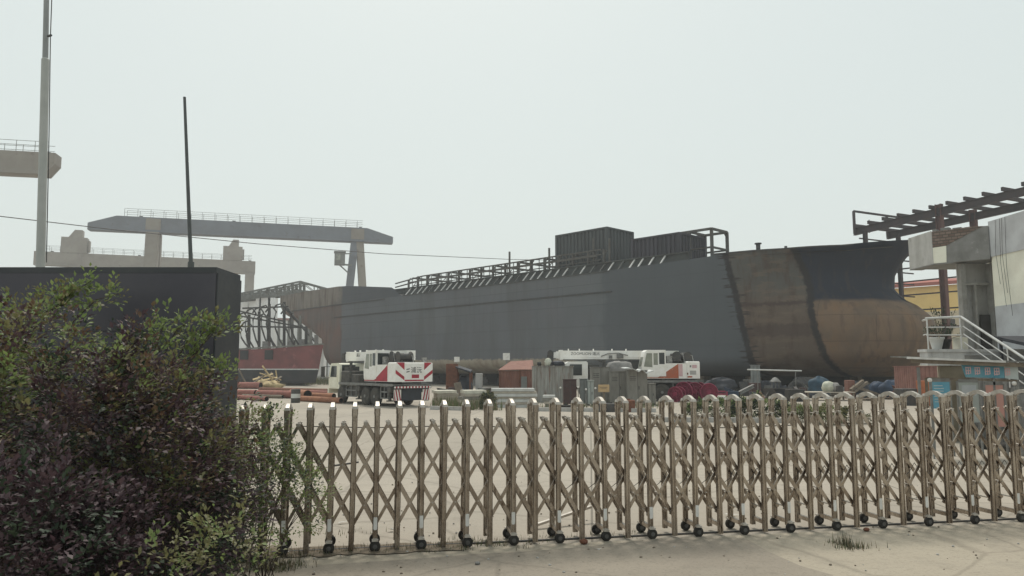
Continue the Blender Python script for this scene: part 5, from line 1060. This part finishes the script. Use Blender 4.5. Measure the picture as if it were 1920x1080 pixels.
b = MB(); b.box(gx(1129.5, D), gx(1132.5, D), D + .02, D + .1, 0, at(1131, 724, D).z); b.build('post', wood_d, ys); b = MB(); b.cbox(gx(1120, D), gx(1141, D), D - .03, D + .02, at(1131, 735, D).z, at(1131, 721, D).z, .03); bd_ = b.build('board', yel_sign, ys)
b = MB(); z_ = at(1131, 727, D).z; b.box(gx(1124, D), gx(1137, D), D - .036, D - .031, z_, z_ + .02); b.box(gx(1126, D), gx(1135, D), D - .036, D - .031, z_ - .05, z_ - .035); b.build('worn_print', wood_d, bd_)
for k, (px, py) in enumerate(((1050, 727), (1083, 726), (1097.5, 730), (1115, 728))):
    D = 39.; z_ = at(px, py, D).z; t = thing('marker_post', ['white-topped marker post before the grey container', 'white-topped marker post at the right edge of the brown door cabinet', 'white-topped marker post before the narrow blue-grey cabinet', 'white-topped marker post left of the yellow sign'][k], 'post', (gx(px, D), D, 0), 0, 'white-topped marker posts')
    b = MB(); b.tube((gx(px, D), D, 0), (gx(px, D), D, z_), .022, 8); b.build('post', grey_m, t); b = MB(); b.lathe([(0, -.055), (.045, -.035), (.055, 0), (.045, .035), (0, .055)], (gx(px, D), D, z_), n=12); b.build('knob', brick_pale, t)
for px, D, sz, m, lab in ((1140, 35.3, (.5, .25, .2), dark_m, 'dark toolbox on the ground below the yellow sign'), (1176, 35.2, (.28, .25, .28), rust, 'rust brown crate on the ground right of the dark toolbox'), (1060, 36.5, (.3, .3, .13), rubber, 'flat black tyre-like block before the brown door cabinet')):
    b = MB(); x = gx(px, D); b.cbox(x - sz[0], x + sz[0], D - sz[1], D + sz[1], 0, sz[2] * 2, .04); b.box(x - sz[0] * .3, x + sz[0] * .3, D - .02, D + .02, sz[2] * 2, sz[2] * 2 + .05); b.single('toolbox', lab, 'box', m)
# cable reels
def reel(px, D, r, yaw, lab):
    z = r + .01; c = V(gx(px, D), D, z); ax = V(math.sin(yaw), -math.cos(yaw), 0); t = thing('cable_reel', lab, 'cable reel', (c.x, c.y, 0), 0, 'magenta steel cable reels')
    for s in (-.36, .36):
        b = MB(); o = c + ax * s; b.lathe([(r * .9, -.03), (r, -.035), (r, .035), (r * .9, .03), (r * .9, -.03)], o, ax, 28); e = ax.cross(V(0, 0, 1)).normalized()
        for k in range(6): a = math.pi * 2 * k / 6 + .2; dd = e * math.cos(a) + V(0, 0, 1) * math.sin(a); b.bar(o + dd * .1, o + dd * r * .91, .035, .04, ax)
        b.lathe([(.14, -.045), (.14, .045)], o, ax, 14); b.lathe([(r * .5, -.02), (r * .56, -.02), (r * .56, .02), (r * .5, .02), (r * .5, -.02)], o, ax, 20); b.build('flange', magenta, t)
    b = MB(); b.lathe([(r * .42, -.33), (r * .42, .33)], c, ax, 20); b.build('drum', magenta, t)
reel(1266, 45.5, .46, -.5, 'small magenta cable reel at the left end of the reel row'); reel(1283, 46.6, .60, -.62, 'largest magenta cable reel, second from the left'); reel(1304, 46.8, .58, -.6, 'magenta cable reel in the middle right of the row'); reel(1326, 46.4, .55, -.25, 'magenta cable reel at the right end, facing the gate')
b = MB(); D = 47.5; b.bar(at(1338, 734, D), at(1360, 734, D), .1, .1); b.bar(at(1338, 739, D), at(1360, 739, D), .1, .1); z_ = at(1340, 734, D).z; [b.box(gx(px, D) - .05, gx(px, D) + .05, D - .05, D + .05, 0, z_) for px in (1339, 1359)]; b.single('steel_trestle', 'low magenta trestle right of the cable reels', 'trestle', magenta)
b = MB(); p = gnd(1345, 750); b.tube(V(p.x - .9, p.y, .13), V(p.x + .9, p.y + .1, .13), .13, 10); b.single('white_pipe', 'short white pipe lying right of the cable reels', 'pipe', panel_w)

# ------------------------------------------------------------------ clutter under the bow
rect_thing('blue_locker', 'tall grey-blue ribbed locker standing under the ship side', 'locker', 1407, 1422, 684, 55, .4, [cab_b], 'corr')
t = thing('pipe_rail', 'long pale horizontal rail on two thin posts under the ship side', 'rail', (gx(1450, 53), 53, 0)); D = 53.
b = MB(); b.tube(at(1401, 693, D), at(1503, 695.5, D), .05, 8); b.build('bar', panel_w, t)
for px in (1417, 1488): b = MB(); b.tube((gx(px, D), D, 0), (gx(px, D), D, at(px, 694, D).z), .03, 6); b.build('post', grey_m, t)
rect_thing('dark_crate', 'dark brown crate below the tall blue locker', 'crate', 1406, 1423, 718, 53.6, .8, [door_b])
rect_thing('dark_crate', 'long black crate lying right of the small lantern stand', 'crate', 1474, 1504, 730, 45.8, .7, [black_p])
def table(px0, px1, ytop, D, dep, m, lab, name='work_table'):
    t = thing(name, lab, 'table', (gx((px0 + px1) / 2, D), D, 0)); z = at(px0, ytop, D).z; x0, x1 = gx(px0, D), gx(px1, D); b = MB(); b.box(x0, x1, D, D + dep, z - .06, z); b.build('table_top', m, t)
    for x in (x0 + .1, x1 - .1):
        for y in (D + .08, D + dep - .08): b = MB(); b.box(x - .045, x + .045, y - .045, y + .045, 0, z - .06); b.build('leg', wood_d, t)
    return z
zt1 = table(1396, 1424, 712, 56.5, .9, grey_m, 'low grey bench behind the tall blue locker'); table(1436, 1478, 728, 54, .8, dark_m, 'dark low table under the small lantern stand')
zt2 = table(1508, 1598, 735, 47, 1.6, board_s, 'pale wide work table carrying the white sack')
b = MB(); b.blob(V(gx(1549, 47.6), 47.7, zt2 + .3), (.42, .4, .36), 0, 31, amp=.07); b.single('white_sack', 'white round sack on the pale work table', 'sack', sack_w)
b = MB(); b.blob(V(gx(1563, 47.4), 47.5, zt2 + .26), (.28, .3, .32), 0, 33, amp=.07); b.single('white_sack', 'smaller grey and white bundle beside the white sack on the table', 'sack', sack_g)
b = MB(); x = gx(1568, 47.2); b.cbox(x - .22, x + .2, 47.05, 47.18, zt2 + .001, zt2 + .4, .03); b.single('dark_box', 'dark box in front of the white sack on the work table', 'box', dark_m)
b = MB(); x = gx(1453, 54); z_ = at(1453, 728, 54).z; b.box(x - .35, x + .35, 54.1, 54.6, z_ + .42, z_ + .47); [b.box(x + s - .03, x + s + .03, 54.3, 54.4, z_ + .001, z_ + .42) for s in (-.25, 0, .25)]; b.lathe([(.4, z_ + .47), (.15, z_ + .75), (0, z_ + .8)], (x, 54.35, 0), n=10); b.single('lantern_stand', 'small roofed stand on the dark low table', 'stand', grey_m)
def heap(px, py, D, r, m, sd_, lab, name='tarp_heap', cat='heap', amp=.12):
    c = V(gx(px, D), D, r[2] * .8); b = MB(); b.blob(c, r, 0, sd_, amp=amp, n=22, k=12); mz = min(v.z for v in b.v)
    b.v = [V(v.x, v.y, max(v.z, .0)) for v in b.v]; b.single(name, lab, cat, m)
heap(1531, 0, 52, (.7, .7, .8), tarp_b, 41, 'blue tarpaulin heap under the bow behind the white sack'); heap(1640, 0, 51, (.6, .5, .62), blue_mach, 43, 'dark blue tarpaulin bundle left of its twin under the bow'); heap(1664, 0, 50, (.68, .6, .68), blue_mach, 44, 'larger dark blue tarpaulin bundle left of the orange cabinet'); heap(1605, 0, 53, (.8, .6, .6), dark_tarp, 46, 'low black heap between the blue tarpaulins', amp=.2)
heap(1350, 0, 58, (1.2, .8, .7), dark_tarp, 47, 'low black heap beside the labelled drums', amp=.2); heap(1443, 0, 57, (.9, .7, .6), dark_tarp, 48, 'low dark heap behind the pipe rail', amp=.2); heap(1500, 0, 56, (1., .7, .7), dark_m, 49, 'dark scrap heap at the right end of the pipe rail', amp=.25); heap(1625, 0, 55, (1.3, .7, .5), chassis_m, 50, 'brown black scrap heap under the bow', amp=.25)
rect_thing('orange_cabinet', 'orange cabinet under the bow left of the notice board', 'cabinet', 1683, 1697, 707, 46, .6, [orange_b, dark_m], 'cab')
rect_thing('orange_crate', 'small rusty orange crate behind the white sack', 'crate', 1585, 1598, 713, 50, .6, [rust_o])
rect_thing('steel_skip', 'long dark open box left of the notice board', 'box', 1684, 1718, 729, 41, .9, [dark_m])
rect_thing('rusty_container', 'rust pink container behind the left end of the notice board', 'container', 1704, 1752, 686, 43, 2.0, [mat('rust_pink', (.28, .14, .115), (.2, .1, .08), 1.5)], 'corr')
rect_thing('orange_drum_box', 'orange box behind the blue notice panel', 'box', 1722, 1752, 714, 40.5, .6, [orange_b])
for k, (p, q, lab) in enumerate((((1595, 731), (1618, 714), 'slanted timber leaning beside the orange crate'), ((1602, 734), (1626, 717), 'second slanted timber right of the orange crate'), ((1600, 724), (1650, 741), 'long dark timber lying below the blue tarpaulins'))):
    b = MB(); b.bar(at(*p, 48.5 + k * .2), at(*q, 49.6), .16, .16); b.single('timber', lab, 'timber', wood_d, 'loose timbers under the bow')
for k, (px, w_, D, lab) in enumerate(((1640, 34, 49.2, 'dark low pallet under the blue tarpaulin bundles'), (1560, 30, 54.5, 'dark pallet stack under the blue tarpaulin heap'), (1620, 26, 47.2, 'low grey pallet right of the work table'))):
    b = MB(); x = gx(px, D); hw = w_ / 2 / F * D; [b.box(x - hw, x + hw, D - .5 + j * .25, D - .33 + j * .25, .1, .14) for j in range(5)]; [b.box(x - hw + o * hw, x - hw + o * hw + .1, D - .5, D + .67, 0, .098) for o in (0, .95, 1.88)]; b.single('pallet', lab, 'pallet', wood_d)

kr = random.Random(12)
SM = [dark_m, chassis_m, rust, grey_m, blue_mach, door_b, wood_d, dark_tarp]
for k in range(46):
    if k < 34: px, D = kr.uniform(1340, 1700), kr.uniform(47.5, 58)
    else: px, D = kr.uniform(845, 930), kr.uniform(46, 51)
    if 1505 < px < 1602 and D < 50: D += 4
    x = gx(px, D); a_ = kr.uniform(0, 3.1); d = V(math.cos(a_), math.sin(a_), 0); e = V(-d.y, d.x, 0); t_ = k % 4; b = MB(); m = SM[kr.randrange(len(SM))]
    if t_ == 0:
        hh_ = kr.uniform(.3, .8); w_ = kr.uniform(.2, .45); b.obox(V(x, D, hh_ / 2), d * w_, e * w_ * .7, V(0, 0, hh_ / 2)); b.obox(V(x, D, hh_ + .02), d * (w_ + .03), e * (w_ * .7 + .03), V(0, 0, .02)); [b.obox(V(x, D, hh_ / 2) + d * w_ * s_, d * .03, e * (w_ * .7 + .02), V(0, 0, hh_ / 2 - .003)) for s_ in (-1, 1)]
        b.single('scrap_box', 'battered dark steel box in the scrap along the hull base', 'box', m, 'battered boxes along the hull base')
    elif t_ == 1:
        hh_ = kr.uniform(.6, 1.2); b.prism([V(x, D, .01) - d * .5, V(x, D, .01) + d * .5, V(x, D, hh_) + d * .45 + e * .35, V(x, D, hh_ * kr.uniform(.6, 1)) - d * .5 + e * .35], e * .03); b.bar(V(x, D, hh_ * .7) + e * .32, V(x, D, .0) + e * .75, .06, .06)
        b.single('scrap_plate', 'propped up scrap plate in the clutter along the hull base', 'plate', m, 'scrap plates along the hull base')
    elif t_ == 2:
        L_ = kr.uniform(.8, 1.8); q0, q1 = V(x, D, .12) - d * L_, V(x, D, .12 + kr.uniform(0, .7)) + d * L_
        b.bar(q0, q1, .2, .04); b.bar(q0 + V(0, 0, .1), q1 + V(0, 0, .1), .03, .2); b.bar(q0 + V(0, 0, .2), q1 + V(0, 0, .2), .2, .04)
        b.single('scrap_beam', 'short length of scrap beam lying along the hull base', 'beam', m, 'scrap beams along the hull base')
    else:
        r_ = kr.uniform(.15, .3); hh_ = kr.uniform(.4, .8); b.lathe([(r_ * .95, 0), (r_, .03), (r_, hh_ * .33), (r_ * 1.05, hh_ * .35), (r_, hh_ * .37), (r_, hh_ - .03), (r_ * .95, hh_)], V(x, D, 0), n=14); b.single('scrap_drum', 'small grimy drum in the scrap along the hull base', 'drum', m, 'grimy drums along the hull base')

# ------------------------------------------------------------------ low plants in the yard, weeds, grass
def lowplant(lab, px0, px1, py, h, dep, mats, sz, dens=150, name='hedge', cat='hedge'):
    a, c = gnd(px0, py), gnd(px1, py); bl = []; L = (c - a).length; n = max(1, int(L / 1.0))
    for k in range(n): p = a.lerp(c, (k + .5) / n); bl.append(((p.x, p.y + dep / 2 + random.uniform(-.1, .1), h * .42), (L / n * .68, dep * .5, h * random.uniform(.5, .66))))
    shrub(name, lab, a.lerp(c, .5) + V(0, dep / 2, 0), bl, mats, lambda p, d, q: 0 if rng.random() < .6 else 1, dens, sz, 9, .16, 3, cat=cat)
lowplant('low straggly green hedge before the cable reels', 1306, 1390, 784, .75, .8, [lf_green, lf_dark], .09); lowplant('low leafy green hedge under the pipe rail', 1388, 1480, 789, .8, .9, [lf_dark, lf_green], .10); lowplant('short green bush below the work table', 1488, 1530, 792, .55, .8, [lf_green, lf_olive], .09, name='bush', cat='bush'); lowplant('round bush with yellowing leaves right of the short green bush', 1546, 1572, 797, .75, .7, [lf_olive, lf_green], .09, name='bush', cat='bush'); lowplant('flat dull bush at the right end of the plants', 1590, 1626, 795, .5, .6, [lf_olive, lf_dark], .09, name='bush', cat='bush')
lowplant('dark bush beside the foam boards', 905, 926, 768, .75, .8, [lf_dark, lf_olive], .09, name='bush', cat='bush')
def tufts(name, spots, hgt, mats, lw=.012):
    b = MB()
    for (p, n, sp, h) in spots:
        for _ in range(n):
            q = Vector(p) + V(random.gauss(0, sp), random.gauss(0, sp * .6), 0); q.z = max(0, p[2]); a = random.uniform(0, 6.28); d = V(math.cos(a), math.sin(a), 0); hh_ = h * random.uniform(.5, 1.2); e = V(-d.y, d.x, 0) * lw * (1 + h)
            b.add([q - e, q + e, q + d * hh_ * .3 + V(0, 0, hh_)], [(0, 1, 2)], random.randrange(len(mats)))
    o = b.build(name, mats); o['kind'] = 'stuff'; return o
sp = []
for px in range(500, 1000, 12): sp.append((gnd(px + random.uniform(-5, 5), 1040 - (px - 535) * .034 + random.uniform(-8, 4)), random.randrange(6, 30), .08, .06))
for px in range(840, 1240, 14): sp.append((gnd(px, 1013 - (px - 900) * .03 + random.uniform(-6, 6)), random.randrange(2, 22), .09, .05))
sp += [(gnd(1600, 1028), 160, .11, .09), (gnd(1585, 1022), 50, .05, .16), (gnd(1560, 1018), 30, .06, .05), (gnd(640, 1000), 40, .2, .06)]
for k in range(40): sp.append((gnd(random.uniform(430, 560), random.uniform(1040, 1075)), 30, .09, .08))
tufts('weeds', sp, .1, [grass_m, dry_m, lf_dark, dry_m], .004)
sp = []
for px in range(520, 628, 3): sp.append((gnd(px, 717 + random.uniform(-2, 5)), 40, .7, 1.0))
for px in range(820, 935, 4): sp.append((gnd(px, 764 + random.uniform(-6, 6)), 26, .25, .55))
for px in range(1000, 1250, 7): sp.append((gnd(px, 762 + random.uniform(-5, 8)), 12, .2, .3))
tufts('tall_grass', sp, .6, [grass_m, grass_m, dry_m], .015)
for k, (x0, x1, y, lab) in enumerate(((808, 876, 768, 'pale low kerb before the foam boards'), (1000, 1230, 771, 'low kerb in front of the cabinets'), (1240, 1480, 791, 'low kerb along the hedge'))):
    a, c = gnd(x0, y), gnd(x1, y + 2); b = MB(); b.bar(a + V(0, 0, .09), c + V(0, 0, .09), .2, .18); b.single('kerb', lab, 'kerb', conc)
a = [gnd(x, y) for x, y in ((560, 800), (700, 803), (860, 799), (1020, 804), (1200, 800), (1360, 803), (1490, 798))]
b = MB(); b.path([p + V(0, 0, .02) for p in a], .016, 5); b.single('ground_cable', 'thin black cable lying across the concrete yard', 'cable', rubber)
b = MB(); a = gnd(617, 876); c = gnd(672, 868); b.tube(a + V(0, 0, .02), c + V(0, 0, .02), .018, 6); b.single('steel_rod', 'dark rod lying on the concrete seen through the gate', 'rod', dark_m)
cr = random.Random(4)
for (px, py, s, m, nm, lab) in ((645, 982, .10, brick_pale, 'paper_scrap', 'white paper scrap on the concrete behind the gate, left part'), (728, 996, .11, brick_pale, 'paper_scrap', 'crumpled white paper behind the gate wheels'), (1095, 1021, .05, rust, 'stone', 'small brown stone on the apron before the gate'), (1121, 1032, .05, brick_pale, 'paper_scrap', 'tiny white scrap on the road before the gate'), (895, 1060, .028, conc_d, 'stone', 'pale crumb of stone on the road near the bottom edge'), (1625, 997, .04, rust, 'stone', 'small dark stone on the apron above the grass tuft'), (1372, 968, .14, brick_pale, 'paper_scrap', 'white plastic scrap under the gate in the middle')):
    p = gnd(px, py); b = MB()
    if nm == 'stone': b.blob(p + V(0, 0, s * .5 + .008), (s, s * .8, s * .6), 0, int(px), 10, 6, .12)
    else:
        N = 6; b.add([p + V(s * cr.uniform(-1, 1), s * cr.uniform(-.7, .7), .012 + s * cr.uniform(0, .35)) for _ in range(N)], [(0, 1, 2), (1, 3, 2), (2, 3, 4), (3, 5, 4)])
    b.single(nm, lab, 'litter' if nm != 'stone' else 'stone', m)
peb = MB()
for k in range(240):
    p = gnd(random.uniform(450, 1920), random.uniform(850, 1079)); s = random.uniform(.006, .018); peb.blob(p + V(0, 0, s * .4 + .006), (s, s * .8, s * .6), random.randrange(2), k, 6, 4, .15)
o = peb.build('gravel_crumbs', [conc, wood_d]); o['kind'] = 'stuff'
# overhead wires
def wire(pts, r, lab):
    b = MB(); P = [at(*p) for p in pts]; b.path(P, r, 5); b.single('overhead_wire', lab, 'wire', dark_m)
wire([(-180, 378, 40), (0, 405.5, 44), (200, 429, 49), (480, 457, 57), (720, 476, 68), (960, 486.5, 80), (1100, 489, 92)], .03, 'thin black wire sagging from the left edge to behind the ship deck')

for o in list(C.objects):
    if o.parent is None and 'kind' not in o and o.type in ('MESH', 'EMPTY'): o['kind'] = 'thing'
# ------------------------------------------------------------------ haze
b = MB(); b.box(-330, 330, -40, 420, -1, 46); hz = b.build('haze', []); hz['kind'] = 'stuff'
m = bpy.data.materials.new('haze_air'); m.use_nodes = True; n = m.node_tree; n.nodes.clear(); pv = n.nodes.new("ShaderNodeVolumePrincipled"); pv.inputs["Color"].default_value = (.90, .95, 1, 1); pv.inputs["Density"].default_value = .00075; pv.inputs["Anisotropy"].default_value = .2
om = n.nodes.new("ShaderNodeOutputMaterial"); n.links.new(pv.outputs[0], om.inputs["Volume"]); hz.data.materials.append(m)
